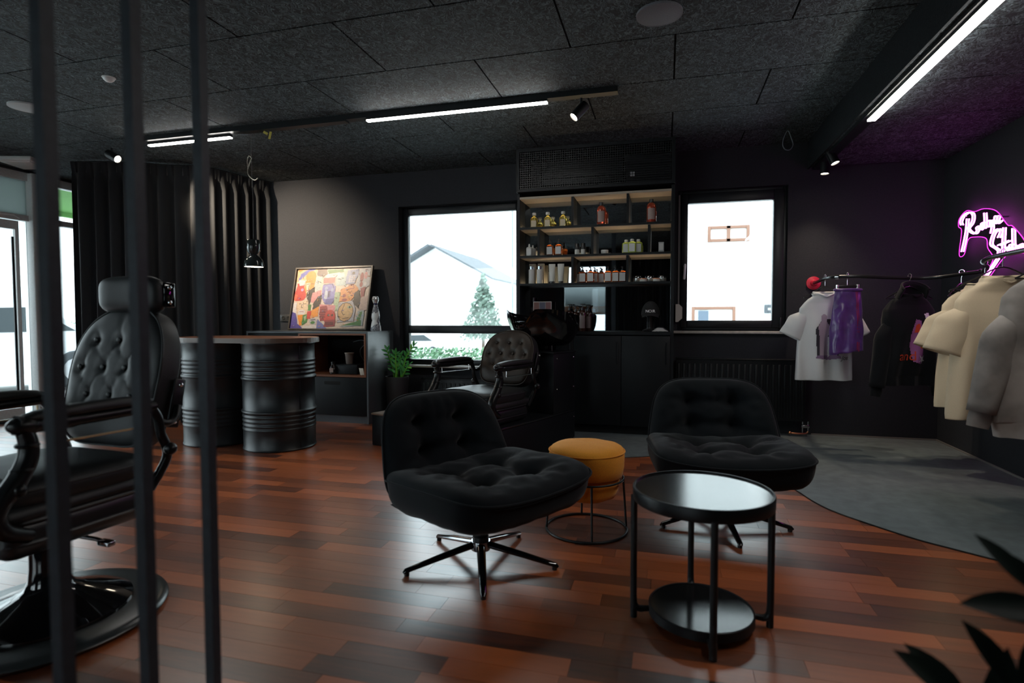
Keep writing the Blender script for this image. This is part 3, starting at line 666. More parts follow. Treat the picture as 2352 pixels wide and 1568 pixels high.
def bottle(kind, X, Y, Z, label, group, cat='bottle'):
    t = thing('bottle' if cat == 'bottle' else cat, label, cat, (X, Y, Z), group=group)
    if kind == 'flask':      # rounded clear bottle with glass neck
        flat_lathe([(0, 0.001), (0.033, 0.001), (0.037, 0.008), (0.037, 0.078), (0.034, 0.092), (0.022, 0.106), (0.014, 0.112), (0.013, 0.124), (0, 0.124)], 1, 0.7).build('body', yellow_l, t)
        MB().lathe([(0, 0.124), (0.018, 0.124), (0.019, 0.13), (0.019, 0.144), (0.016, 0.148), (0, 0.148)], 20).build('cap', cap_w, t)
        MB().bx(-0.024, 0.024, -0.0275, -0.0262, 0.012, 0.072).build('label', lab_g if False else P('cream_label', (0.56, 0.47, 0.33), 0.6), t)
    elif kind == 'tall':
        MB().lathe([(0, 0.001), (0.038, 0.001), (0.041, 0.006), (0.041, 0.145), (0.037, 0.165), (0.022, 0.182), (0.014, 0.186), (0, 0.186)], 28).build('body', red_l, t)
        MB().lathe([(0, 0.186), (0.016, 0.186), (0.017, 0.19), (0.017, 0.214), (0, 0.216)], 20).build('cap', cap_b, t)
        MB().lathe([(0.0416, 0.03), (0.0418, 0.13)], 18, a0=-PI / 2 - 0.85, a1=-PI / 2 + 0.85).build('label', lab_g, t)
    elif kind == 'dropper':
        flat_lathe([(0, 0.001), (0.03, 0.001), (0.034, 0.006), (0.034, 0.086), (0.03, 0.096), (0.014, 0.104), (0, 0.104)], 1, 0.85).build('body', amber, t)
        MB().lathe([(0, 0.104), (0.014, 0.104), (0.014, 0.13), (0.009, 0.134), (0.009, 0.155), (0.006, 0.16), (0, 0.16)], 18).build('cap', cap_b, t)
        MB().bx(-0.026, 0.026, -0.0305, -0.0292, 0.012, 0.082).build('label', lab_w, t)
    elif kind == 'pump':
        flat_lathe([(0, 0.001), (0.03, 0.001), (0.034, 0.006), (0.034, 0.09), (0.029, 0.1), (0.014, 0.106), (0, 0.106)], 1, 0.85).build('body', amber, t)
        b = MB().lathe([(0, 0.106), (0.014, 0.106), (0.014, 0.12), (0.005, 0.122), (0.005, 0.14), (0, 0.14)], 16); b.box((-0.004, -0.012, 0.143), (0.018, 0.036, 0.008), bev=0.003); b.build('pump_head', cap_b, t)
        MB().bx(-0.027, 0.027, -0.0308, -0.0294, 0.012, 0.088).build('label', lab_w, t)
    elif kind == 'white_pump':
        flat_lathe([(0, 0.001), (0.028, 0.001), (0.03, 0.005), (0.03, 0.075), (0.024, 0.084), (0.01, 0.088), (0, 0.088)], 1, 0.8).build('body', pale_b, t)
        MB().lathe([(0, 0.088), (0.009, 0.088), (0.009, 0.1), (0.006, 0.115), (0, 0.116)], 14).build('cap', cap_w, t)
        MB().bx(-0.022, 0.022, -0.0255, -0.0242, 0.012, 0.068).build('label', lab_w, t)
    elif kind == 'tube_black':
        MB().lathe([(0, 0.001), (0.021, 0.001), (0.022, 0.004), (0.022, 0.05), (0, 0.05)], 22).build('body', pale_b, t)
        MB().lathe([(0, 0.0505), (0.0205, 0.0505), (0.0205, 0.104), (0.018, 0.108), (0, 0.108)], 22).build('cap', cap_b, t)
    elif kind == 'green':
        flat_lathe([(0, 0.001), (0.033, 0.001), (0.037, 0.006), (0.037, 0.092), (0.032, 0.1), (0.014, 0.106), (0, 0.106)], 1, 0.75).build('body', green_l, t)
        MB().lathe([(0, 0.106), (0.012, 0.106), (0.017, 0.11), (0.017, 0.124), (0.013, 0.13), (0, 0.13)], 18).build('stopper', cap_w, t)
        MB().bx(-0.025, 0.025, -0.0296, -0.0283, 0.014, 0.086).build('label', lab_w, t)
    elif kind == 'cylinder':
        MB().lathe([(0, 0.001), (0.026, 0.001), (0.028, 0.006), (0.028, 0.13), (0.025, 0.136), (0, 0.136)], 24).build('body', pale_b, t)
        MB().lathe([(0, 0.137), (0.02, 0.137), (0.02, 0.165), (0, 0.167)], 20).build('cap', P('mirror_cap', (0.55, 0.62, 0.66), 0.1, metal=0.9), t)
        MB().lathe([(0.0284, 0.03), (0.0286, 0.12)], 14, a0=-PI / 2 - 0.9, a1=-PI / 2 + 0.9).build('label', lab_w, t)
    elif kind == 'tube':
        MB().grid(lambda u, v: ((0.026 + 0.006 * v) * math.cos(2 * PI * u), (0.026 * (1 - v) + 0.002) * math.sin(2 * PI * u), 0.02 + 0.165 * v), 20, 8, cu=True).build('body', pale_b, t)
        MB().lathe([(0, 0.0005), (0.022, 0.0005), (0.022, 0.02), (0, 0.02)], 18).build('cap', cap_b, t)
    elif kind == 'tin':
        MB().lathe([(0, 0.001), (0.032, 0.001), (0.033, 0.003), (0.033, 0.026), (0, 0.026)], 26).build('body', pale_b, t)
        MB().lathe([(0, 0.0262), (0.034, 0.0262), (0.034, 0.038), (0.032, 0.04), (0, 0.04)], 26).build('lid', cap_w, t)
    elif kind == 'jar':
        MB().lathe([(0, 0.001), (0.034, 0.001), (0.036, 0.004), (0.036, 0.034), (0, 0.034)], 26).build('body', tin_m, t)
        MB().lathe([(0, 0.0345), (0.037, 0.0345), (0.037, 0.053), (0.034, 0.056), (0, 0.056)], 26).build('lid', chrome_dark, t)
    elif kind == 'jar_low':
        MB().lathe([(0, 0.001), (0.031, 0.001), (0.033, 0.003), (0.033, 0.022), (0, 0.022)], 24).build('body', pale_b, t)
        MB().lathe([(0, 0.0225), (0.033, 0.0225), (0.033, 0.03), (0, 0.032)], 24).build('lid', P('orange_lid', (0.5, 0.16, 0.05), 0.4), t)
    elif kind == 'carton':
        MB().bx(-0.024, 0.024, -0.02, 0.02, 0.001, 0.092, 0.002).build('body', P('grey_carton', (0.30, 0.31, 0.32), 0.6), t)
        MB().bx(-0.018, 0.018, -0.0212, -0.0203, 0.02, 0.08).build('label', lab_w, t)
    elif kind == 'tall_carton':
        MB().bx(-0.031, 0.031, -0.02, 0.02, 0.001, 0.196, 0.002).build('body', P('beige_carton', (0.42, 0.37, 0.29), 0.6), t)
        MB().bx(-0.024, 0.024, -0.0212, -0.0203, 0.03, 0.16).build('label', lab_w, t)
    return t
Z1, Z2, Z3 = 1.9405, 1.6725, 1.4085
g1 = 'bottles on the mirror shelf'
for i, (p, lb) in enumerate(((1227, 'yellow tonic bottle at the window end of the top shelf'), (1258, 'middle one of three yellow tonic bottles on the top shelf'), (1293, 'yellow tonic bottle next to the first upright divider on the top shelf'))):
    bottle('flask', px(p, 5.37), 5.37, Z1, lb, g1)
bottle('tall', px(1380, 5.38), 5.38, Z1, 'tall red-brown bottle with black cap alone in the middle top compartment', g1)
bottle('tall', px(1494, 5.36), 5.36, Z1, 'tall red-brown bottle with black cap in the top compartment beside the narrow window', g1)
bottle('white_pump', px(1216, 5.33), 5.33, Z2, 'front pale pump bottle in the small middle-shelf corner compartment', g1)
bottle('white_pump', px(1224, 5.42), 5.42, Z2, 'pale pump bottle standing behind another in the middle-shelf corner', g1)
bottle('dropper', px(1263, 5.36), 5.36, Z2, 'amber dropper bottle nearer the wide window on the middle shelf', g1)
bottle('dropper', px(1283, 5.35), 5.35, Z2, 'amber dropper bottle nearer the small black-topped tubes on the middle shelf', g1)
bottle('tube_black', px(1325, 5.36), 5.36, Z2, 'black-topped small tube next to the amber dropper bottles', g1)
bottle('tube_black', px(1339, 5.35), 5.35, Z2, 'black-topped small tube next to the middle-shelf divider', g1)
bottle('tin', px(1388, 5.37), 5.37, Z2, 'flat pale tin on the middle shelf', 'tins and jars on the mirror shelf', 'tin')
bottle('green', px(1437, 5.39), 5.39, Z2, 'green lotion bottle nearest the flat tin', g1)
bottle('green', px(1450.5, 5.35), 5.35, Z2, 'green lotion bottle standing in front between two others', g1)
bottle('green', px(1465, 5.39), 5.39, Z2, 'green lotion bottle nearest the grey carton', g1)
bottle('carton', px(1517, 5.36), 5.36, Z2, 'small grey carton on the middle shelf beside the narrow window', 'cartons on the mirror shelf', 'carton')
bottle('cylinder', px(1221, 5.34), 5.34, Z3, 'pale round bottle with mirror cap at the window end of the low shelf', g1)
bottle('tall_carton', px(1224, 5.41), 5.41, Z3, 'tall beige carton at the window end of the low shelf', 'cartons on the mirror shelf', 'carton')
bottle('cylinder', px(1239.5, 5.34), 5.34, Z3, 'pale round bottle with mirror cap next to the standing tubes', g1)
bottle('tall_carton', px(1243, 5.41), 5.41, Z3, 'tall beige carton next to the standing tubes', 'cartons on the mirror shelf', 'carton')
bottle('tube', px(1268, 5.35), 5.35, Z3, 'pale standing tube closer to the tall cartons', g1)
bottle('tube', px(1288, 5.35), 5.35, Z3, 'pale standing tube closer to the low-shelf divider', g1)
for p, yy, lb in ((1333, 5.43, 'half hidden amber pump bottle right after the first low-shelf divider'), (1338, 5.36, 'amber pump bottle first in the front row of the low shelf'), (1356, 5.34, 'amber pump bottle second in the front row of the low shelf'),
                  (1366, 5.41, 'amber pump bottle standing back between two rows on the low shelf'), (1380, 5.45, 'amber pump bottle furthest back in the middle of the low shelf'), (1396, 5.34, 'amber pump bottle with the brightest label on the low shelf'),
                  (1413, 5.36, 'amber pump bottle next to last in the low-shelf row'), (1429, 5.37, 'amber pump bottle last in the row before the silver jars')):
    bottle('pump', px(p, yy), yy, Z3, lb, 'amber pump bottles on the low shelf')
gj = 'tins and jars on the mirror shelf'
bottle('jar', px(1462, 5.39), 5.39, Z3, 'silver jar beside the low-shelf divider', gj, 'jar'); bottle('jar_low', px(1476, 5.33), 5.33, Z3, 'low orange-lidded pot nearer the amber pump bottles', gj, 'jar')
bottle('jar', px(1491, 5.39), 5.39, Z3, 'silver jar between two low orange-lidded pots', gj, 'jar'); bottle('jar_low', px(1507, 5.33), 5.33, Z3, 'low orange-lidded pot nearer the narrow window', gj, 'jar')
bottle('jar', px(1520, 5.40), 5.40, Z3, 'silver jar at the narrow-window end of the low shelf', gj, 'jar')
# pump bottles on the counter behind the basin
def pump_big(X, Y, hgt, label):
    t = thing('pump_bottle', label, 'bottle', (X, Y, 0.9535), group='tall dark pump bottles on the counter')
    MB().lathe([(0, 0.001), (0.032, 0.001), (0.034, 0.006), (0.034, hgt - 0.09), (0.028, hgt - 0.07), (0.012, hgt - 0.06), (0, hgt - 0.06)], 24).build('body', P('dark_brown_bottle', (0.03, 0.012, 0.008), 0.2), t)
    b = MB().lathe([(0, hgt - 0.06), (0.013, hgt - 0.06), (0.013, hgt - 0.04), (0.005, hgt - 0.038), (0.005, hgt - 0.012), (0, hgt - 0.012)], 16); b.box((0.004, -0.004, hgt - 0.006), (0.05, 0.016, 0.01), bev=0.004); b.build('pump_head', cap_b, t)
    MB().lathe([(0.0344, 0.03), (0.0346, hgt - 0.11)], 12, a0=-PI / 2 - 0.8, a1=-PI / 2 + 0.8).build('label', P('dim_label', (0.16, 0.13, 0.13), 0.6), t)
for p, yy, hh, lb in ((1308, 5.43, 0.26, 'dark pump bottle on the counter nearest the basin notch'), (1322, 5.36, 0.245, 'second dark pump bottle on the counter from the basin notch'), (1338, 5.34, 0.26, 'third dark pump bottle on the counter with a pale collar'), (1351, 5.43, 0.25, 'dark pump bottle on the counter furthest from the wide window')):
    pump_big(px(p, yy), yy, hh, lb)
# card and bottle added to stand for a mirrored print and bottle
t = thing('mirrored_print_card', 'colourful card added for a mirrored print behind the basin', 'card', (px(1246, 5.40), 5.40, 0.9535))
MB().bx(-0.09, 0.09, -0.006, 0.006, 0.0, 0.285, 0.001).build('board', pale_b, t)
for i, (c_, x0, x1, z0, z1) in enumerate((((0.45, 0.12, 0.08), -0.085, -0.03, 0.15, 0.28), ((0.10, 0.10, 0.25), -0.028, 0.03, 0.16, 0.28), ((0.40, 0.08, 0.10), 0.032, 0.085, 0.17, 0.28), ((0.16, 0.26, 0.12), -0.085, -0.02, 0.02, 0.145), ((0.30, 0.18, 0.30), -0.018, 0.085, 0.02, 0.15))):
    MB().bx(x0, x1, -0.0075, -0.0062, z0, z1).build('print', P('card_colour_%s' % 'abcde'[i], tuple(0.25 * q_ + 0.04 for q_ in c_), 0.6), t)
t = thing('dark_bottle', 'slim dark bottle added for a mirrored one in the counter niche', 'bottle', (px(1226, 5.44), 5.44, 0.9535))
MB().lathe([(0, 0.001), (0.036, 0.001), (0.038, 0.006), (0.038, 0.2), (0.03, 0.225), (0.013, 0.24), (0.013, 0.29), (0, 0.29)], 24).build('body', P('dark_bottle_glass', (0.012, 0.01, 0.01), 0.15), t); MB().lathe([(0, 0.2905), (0.015, 0.2905), (0.015, 0.325), (0, 0.327)], 16).build('cap', cap_b, t)
# cap on a stand in the niche
t = thing('black_cap', 'black baseball cap with white lettering in the dark shelf niche', 'cap', (px(1494, 5.39), 5.39, 0.9535))
felt = add_noise(P('black_felt_cap', (0.008, 0.008, 0.009), 0.9), 200, 0.2, 0.2)
MB().lathe([(0, 0.0), (0.07, 0.0), (0.075, 0.01), (0.03, 0.03), (0.03, 0.13), (0.06, 0.16)], 24).build('stand', cap_b, t)
MB().grid(lambda u, v: (0.085 * math.cos(2 * PI * u) * math.cos(v * PI / 2), 0.1 * math.sin(2 * PI * u) * math.cos(v * PI / 2), 0.15 + 0.13 * math.sin(v * PI / 2)), 28, 8, cu=True).build('crown', felt, t)
MB().grid(lambda u, v: ((u - 0.5) * 0.15, -0.09 - 0.07 * v * math.sqrt(max(0, 1 - (2 * u - 1) ** 2)), 0.155 - 0.03 * v + 0.02 * (1 - (2 * u - 1) ** 2)), 12, 5).build('visor', felt, t)
text('NOIR', 0.035, P('white_print', (0.8, 0.8, 0.8), 0.6), t, (0, -0.1015, 0.175), (PI / 2, 0, 0))
t = thing('folded_towel', 'crumpled pale towel lying under the black cap', 'towel', (px(1516, 5.285), 5.285, 0.9535), 0.0)
MB().grid(lambda u, v: ((u - 0.5) * 0.14, (v - 0.5) * 0.05, 0.003 + 0.03 * math.sin(PI * u) * math.sin(PI * v) + 0.012 * abs(noise.noise((u * 5, v * 3, 1)))), 16, 10).build('cloth', P('pale_towel', (0.35, 0.36, 0.36), 0.9), t)

# ================================================================== SOFT FURNITURE HELPERS
def cushion(out, tf, tb, fmap, seg=56, rings=16, ro=3.0, dim=(), crease=(), wr=0.0, ws=9.0, seed=0.0, back_dim=False):
    """closed cushion: radial rings out of an outline; dimples and creases sink the front face"""
    b = MB(); vs = []; fs = []
    def sink(x, y):
        d = 0.0
        for px_, py_, dep, sg in dim: d += dep * math.exp(-((x - px_) ** 2 + (y - py_) ** 2) / (2 * sg * sg))
        for (x1, y1), (x2, y2), dep, sg in crease:
            L2 = (x2 - x1) ** 2 + (y2 - y1) ** 2; t = max(0, min(1, ((x - x1) * (x2 - x1) + (y - y1) * (y2 - y1)) / L2))
            q = (x - x1 - t * (x2 - x1)) ** 2 + (y - y1 - t * (y2 - y1)) ** 2; d += dep * math.exp(-q / (2 * sg * sg))
        return d
    def ring_pts(side):
        th = tf if side > 0 else tb
        c0 = out(0.0); res = []
        for i in range(rings + 1):
            r = math.sin(i / rings * PI / 2); row = []
            for k in range(seg if i else 1):
                x, y = out(2 * PI * k / seg); x *= r; y *= r
                h = th * max(0.0, 1 - r ** ro) ** (1 / 2.2)
                if wr: h += wr * noise.noise((x * ws + seed, y * ws, seed)) * (1 - r ** 6)
                if side > 0 or back_dim: h -= sink(x, y) * (1 - r ** 10) * (1 if side > 0 else 0.5)
                row.append(fmap(x, y, h * side))
            res.append(row)
        return res
    F = ring_pts(1); B = ring_pts(-1)
    idx = lambda base, i, k: base + (0 if i == 0 else 1 + (i - 1) * seg + k % seg)
    for R in F: vs += R
    fb = 0; bb = len(vs)
    for R in B[:-1]: vs += R
    for i in range(rings):
        for k in range(seg):
            if i == 0:
                fs.append((idx(fb, 0, 0), idx(fb, 1, k), idx(fb, 1, k + 1))); fs.append((idx(bb, 0, 0), idx(bb, 1, k + 1), idx(bb, 1, k)))
            else:
                fs.append((idx(fb, i, k), idx(fb, i + 1, k), idx(fb, i + 1, k + 1), idx(fb, i, k + 1)))
                o1 = (idx(bb, i + 1, k) if i + 1 < rings else idx(fb, rings, k)); o2 = (idx(bb, i + 1, k + 1) if i + 1 < rings else idx(fb, rings, k + 1))
                fs.append((idx(bb, i, k), idx(bb, i, k + 1), o2, o1))
    b.add(vs, fs, True)
    return b
def sup(a, c, n=3.2, top=None):
    """superellipse outline, half sizes a (x) and c (y)"""
    def f(t):
        ct, st = math.cos(t), math.sin(t)
        r = (abs(ct) ** n + abs(st) ** n) ** (-1 / n)
        return (a * r * ct, c * r * st)
    return f

# ================================================================== LOUNGE CHAIRS
def lounge(label, loc, rz, star):
    t = thing('lounge_chair', label, 'armchair', loc, rz, 'black swivel lounge chairs')
    # seat cushion (x forward, y left)
    so = sup(0.328, 0.37, 6.0)
    def seat_map(x, y, h):
        Z = 0.375 + 0.04 * x + h - 0.55 * max(0, x - 0.10) ** 2 * (1.0 if h > 0 else 0.2)
        Z += 0.035 * (abs(y) / 0.37) ** 2 * (1 if h > -0.01 else 0.3)
        return (0.06 + x * (1 - 0.04 * (h < 0)), y, Z)
    dm = [(sx, sy, 0.045, 0.05) for sx in (-0.12, 0.10) for sy in (-0.13, 0.13)]
    cr = [((-0.12, -0.13), (-0.12, 0.13), 0.018, 0.022), ((0.10, -0.13), (0.10, 0.13), 0.018, 0.022), ((-0.12, -0.13), (0.10, -0.13), 0.018, 0.022), ((-0.12, 0.13), (0.10, 0.13), 0.018, 0.022)]
    for sg in (-1, 1):
        cr += [((0.10, 0.13 * sg), (0.26, 0.20 * sg), 0.010, 0.014), ((0.10, 0.13 * sg), (0.25, 0.09 * sg), 0.008, 0.012), ((0.10, 0.13 * sg), (0.20, 0.27 * sg), 0.008, 0.012), ((-0.12, 0.13 * sg), (-0.10, 0.28 * sg), 0.010, 0.014)]
    s = cushion(so, 0.055, 0.125, seat_map, 96, 28, 9.0, dm, cr, 0.010, 16, loc[0]).build('seat_cushion', fabric_m, t)
    MB().tube([seat_map(so(2 * PI * k / 96)[0] * 1.008, so(2 * PI * k / 96)[1] * 1.008, 0.0) for k in range(96)], 0.0045, 6, closed=True).build('piping', fabric_m, s)
    def back_out(a):
        x, y = sup(0.365, 0.275, 4.2)(a)          # x across, y up
        return (x * (1.0 - 0.20 * ((y + 0.275) / 0.55) ** 1.6), y)
    def back_map(x, y, h):
        q = y + 0.275
        return (-0.235 - 0.20 * q - 0.12 * q * q + 0.45 * x * x + h * 0.96, x, 0.265 + q * 0.83 + h * 0.2)
    dm = [(sx, sy, 0.05, 0.045) for sx in (-0.12, 0.12) for sy in (-0.03, 0.12)]
    cr = [((-0.12, 0.12), (0.12, 0.12), 0.018, 0.02), ((-0.12, -0.03), (0.12, -0.03), 0.018, 0.02), ((-0.12, -0.03), (-0.12, 0.12), 0.018, 0.02), ((0.12, -0.03), (0.12, 0.12), 0.018, 0.02)]
    for sg in (-1, 1):
        cr += [((0.12 * sg, 0.12), (0.19 * sg, 0.24), 0.009, 0.012), ((0.12 * sg, 0.12), (0.08 * sg, 0.24), 0.008, 0.010), ((0.12 * sg, 0.12), (0.27 * sg, 0.14), 0.009, 0.016), ((0.12 * sg, -0.03), (0.28 * sg, -0.08), 0.009, 0.016), ((0.03 * sg, 0.12), (0.03 * sg, 0.24), 0.007, 0.010), ((0.12 * sg, -0.03), (0.12 * sg, -0.2), 0.010, 0.016)]
    bk = cushion(back_out, 0.08, 0.035, back_map, 96, 28, 6.0, dm, cr, 0.010, 16, loc[1]).build('backrest', fabric_m, t)
    MB().tube([back_map(back_out(2 * PI * k / 96)[0] * 1.006, back_out(2 * PI * k / 96)[1] * 1.006, 0.012) for k in range(96)], 0.0045, 6, closed=True).build('piping', fabric_m, bk)
    # moulded shell under the seat and behind the back
    def shell(u, v):
        a = (u - 0.5) * 2; w_ = 0.345 - 0.03 * abs(2 * v - 1)
        P_ = [(0.29, 0.262), (0.12, 0.240), (-0.12, 0.234), (-0.245, 0.255), (-0.285, 0.33), (-0.305, 0.45)]
        k = v * 5; i = min(4, int(k)); f = k - i
        x = P_[i][0] + (P_[i + 1][0] - P_[i][0]) * f; z = P_[i][1] + (P_[i + 1][1] - P_[i][1]) * f
        return (x + (0.05 * a * a if v > 0.55 else 0), a * w_ * (1 if v < 0.6 else 0.94), z + 0.05 * a * a * (1 if v < 0.6 else 0.3) - 0.0)
    MB().grid(shell, 14, 18).build('shell', P('black_shell_plastic', (0.008, 0.008, 0.009), 0.5), t)
    b = MB().lathe([(0, 0.085), (0.036, 0.085), (0.036, 0.12), (0.024, 0.125), (0.024, 0.235), (0.09, 0.24), (0.09, 0.25), (0, 0.25)], 24, c=(-0.0, 0, 0)); b.build('column', black_metal, t)
    bs = MB().lathe([(0, 0.06), (0.042, 0.06), (0.045, 0.07), (0.042, 0.1), (0, 0.1)], 24).build('hub', chrome_dark, t)
    for k in range(5):
        a = math.radians(star + 72 * k) - rz
        d = Vector((math.cos(a), math.sin(a), 0))
        MB().tube([d * 0.03 + Vector((0, 0, 0.085)), d * 0.2 + Vector((0, 0, 0.05)), d * 0.335 + Vector((0, 0, 0.02)), d * 0.345 + Vector((0, 0, 0.012))], [0.02, 0.017, 0.013, 0.008], 10, flat=0.75).build('leg', gloss_black if k != 1 and k != 2 else chrome_dark, t)  # two rear legs in chrome: their bright reflection put into the material
        MB().lathe([(0, 0), (0.011, 0), (0.011, 0.012), (0, 0.012)], 12, c=tuple(d * 0.33)).build('foot', cap_b, t)
    return t
lounge('black tufted lounge chair nearest the drum desk, turned side-on', (-0.78, 2.35, 0), math.radians(-31), 2)
lounge('black tufted lounge chair behind the round side table, facing forward', (0.29, 3.14, 0), math.radians(-83), -8)

# ================================================================== MUSTARD STOOL
t = thing('pouf_stool', 'mustard felt pouf stool in a thin black wire frame', 'stool', (-0.382, 2.87, 0))
def pouf(prof, wr=0.0):
    b = MB(); b.lathe(prof, 48)
    b.v = [(x + wr * noise.noise((x * 18, y * 18, z * 18)), y + wr * noise.noise((x * 18 + 5, y * 18, z * 18)), z + wr * noise.noise((x * 12, y * 12, 9))) for x, y, z in b.v]
    return b
u = pouf([(0, 0.28), (0.165, 0.275), (0.182, 0.29), (0.190, 0.33), (0.192, 0.39), (0.190, 0.408), (0.180, 0.424), (0.16, 0.435), (0.11, 0.443), (0.05, 0.446), (0, 0.446)], 0.004).build('seat', mustard_m, t)
MB().tube([(0.1915 * math.cos(2 * PI * k / 48), 0.1915 * math.sin(2 * PI * k / 48), 0.409) for k in range(48)], 0.0035, 6, closed=True).build('seam', mustard_m, u)
pouf([(0, 0.17), (0.12, 0.172), (0.148, 0.185), (0.158, 0.21), (0.164, 0.26), (0.166, 0.28), (0, 0.281)], 0.003).build('lower_bag', mustard_m, t)
circ = lambda r, z, n=48: [(r * math.cos(2 * PI * k / n), r * math.sin(2 * PI * k / n), z) for k in range(n)]
MB().tube(circ(0.186, 0.272), 0.0055, 8, closed=True).build('upper_ring', black_metal, t)
MB().tube(circ(0.205, 0.0065), 0.0065, 8, closed=True).build('floor_ring', black_metal, t)
for a in (-75, 15, 105, 195):
    a = math.radians(a); MB().tube([(0.187 * math.cos(a), 0.187 * math.sin(a), 0.268), (0.204 * math.cos(a), 0.204 * math.sin(a), 0.008)], 0.0055, 8).build('leg', black_metal, t)

# ================================================================== ROUND SIDE TABLE
t = thing('side_table', 'round two-tier black metal side table in front of the chairs', 'table', (0.130, 2.085, 0))
table_top = add_noise(P('black_satin_table_top', (0.012, 0.013, 0.014), 0.16, spec=0.9), 40, 0.1, 0.0)
MB().lathe([(0, 0.4705), (0.231, 0.4705), (0.231, 0.474), (0, 0.474)], 64).build('top', table_top, t)
MB().lathe([(0.229, 0.436), (0.237, 0.436), (0.2385, 0.44), (0.2385, 0.476), (0.236, 0.480), (0.231, 0.480), (0.231, 0.47), (0.229, 0.436)], 64).build('rim', black_metal, t)
MB().lathe([(0, 0.0505), (0.174, 0.0505), (0.174, 0.053), (0, 0.053)], 56).build('lower_shelf', table_top, t)
MB().lathe([(0.172, 0.024), (0.180, 0.024), (0.180, 0.055), (0.177, 0.0575), (0.174, 0.0565), (0.174, 0.05), (0.172, 0.024)], 56).build('lower_rim', black_metal, t)
for a in (-84, 6, 96, 186):
    a = math.radians(a); c, s_ = math.cos(a), math.sin(a)
    pts = [(0.234, 0.445), (0.234, 0.08), (0.233, 0.05), (0.226, 0.034), (0.21, 0.030), (0.179, 0.034)]
    b = MB().tube([(r * c, r * s_, z) for r, z in pts], [0.012, 0.012, 0.013, 0.014, 0.012, 0.010], 10)
    b.tube([(0.233 * c, 0.233 * s_, 0.06), (0.233 * c, 0.233 * s_, 0.0)], 0.0125, 10); b.build('leg', black_metal, t)

# ================================================================== DRUM DESK
def drum(label, loc, seam):
    t = thing('oil_drum', label, 'drum', loc, group='matte black oil drums carrying the desk top')
    R = 0.286; pr = [(0, 0.0), (R - 0.02, 0.0), (R + 0.004, 0.004), (R + 0.006, 0.012), (R, 0.02)]
    def rib(z, h_, w_):
        for k in range(7):
            f = k / 6; pr.append((R + h_ * math.sin(PI * f), z - w_ + 2 * w_ * f))
    for z in (0.175, 0.21, 0.245, 0.28): rib(z, 0.005, 0.013)
    rib(0.318, 0.012, 0.018); rib(0.592, 0.012, 0.018)
    for z in (0.632, 0.667, 0.702, 0.735): rib(z, 0.005, 0.013)
    pr += [(R, 0.862), (R + 0.006, 0.868), (R + 0.006, 0.878), (R - 0.01, 0.8805), (R - 0.012, 0.868), (0, 0.868)]
    MB().lathe(pr, 72).build('shell', drum_m, t)
    a = math.radians(seam); MB().box(((R + 0.0005) * math.cos(a), (R + 0.0005) * math.sin(a), 0.44), (0.003, 0.012, 0.83), rot=(0, 0, a)).build('seam', drum_m, t)
drum('matte black oil drum under the rounded end of the desk', (-3.155, 4.114, 0), -20)
drum('matte black oil drum behind the black bars under the desk', (-3.80, 4.15, 0), -60)
t = thing('desk_top', 'wooden stadium-shaped desk top lying on two oil drums', 'desk top', (-3.4775, 4.132, 0.8815), math.atan2(0.036, -0.645))
def stadium(hl, r, n=24): return [(hl + r * math.cos(-PI / 2 + PI * k / n), r * math.sin(-PI / 2 + PI * k / n)) for k in range(n + 1)] + [(-hl + r * math.cos(PI / 2 + PI * k / n), r * math.sin(PI / 2 + PI * k / n)) for k in range(n + 1)]
MB().prism(stadium(0.323, 0.325), 0.0, 0.036, smooth=False).build('edge_band', P('dark_wood_edge', (0.085, 0.05, 0.035), 0.45), t)
MB().prism(stadium(0.323, 0.322), 0.036, 0.040).build('top', walnut_m, t)

# ================================================================== SIDEBOARD
t = thing('sideboard', 'dark grey sideboard with a wood-lined open niche', 'sideboard', (0, 0, 0))
sx0, sx1, sy0, sy1, sz = -4.36, -2.905, 5.16, YB - 0.004, 0.945
b = MB(); b.bx(sx0, sx1, sy0, sy1, sz - 0.02, sz); b.bx(sx1 - 0.02, sx1, sy0, sy1, 0.0, sz - 0.02); b.bx(sx0, sx0 + 0.02, sy0, sy1, 0.0, sz - 0.02); b.bx(sx0 + 0.02, sx1 - 0.02, sy0 + 0.03, sy0 + 0.05, 0.0, 0.06)
b.bx(sx0 + 0.02, sx1 - 0.02, sy1 - 0.02, sy1, 0.0, sz - 0.02); b.bx(sx0 + 0.02, sx1 - 0.02, sy0 + 0.02, sy1 - 0.02, 0.06, 0.075); b.build('body', lit_cab, t)
nx0, nx1, nz0, nz1 = -3.715, -2.93, 0.478, 0.925
b = MB(); b.bx(nx0, nx1, sy0 - 0.004, sy1 - 0.05, nz0, nz0 + 0.02); b.bx(nx0, nx1, sy0 - 0.004, sy1 - 0.05, nz1 - 0.018, nz1 - 0.001); b.bx(nx0, nx0 + 0.02, sy0 - 0.004, sy1 - 0.05, nz0 + 0.02, nz1 - 0.018); b.bx(nx1 - 0.018, nx1, sy0 - 0.004, sy1 - 0.05, nz0 + 0.02, nz1 - 0.018)
b.build('niche_lining', walnut_m, t)
MB().bx(nx0, nx1, sy1 - 0.05, sy1 - 0.04, nz0, nz1).build('niche_back', ceil_back, t)
for x0, x1, z0, z1 in ((nx0, sx1 - 0.022, 0.08, 0.472), (sx0 + 0.022, nx0 - 0.004, 0.08, 0.92)):
    d = MB().bx(x0, x1, sy0 - 0.002, sy0 + 0.017, z0, z1, 0.002).build('drawer', cabinet_m, t)
    xm = (x0 + x1) / 2; MB().bx(xm - 0.09, xm + 0.09, sy0 - 0.0045, sy0 - 0.0015, z1 - 0.075, z1 - 0.04).build('grip_recess', ceil_back, d)
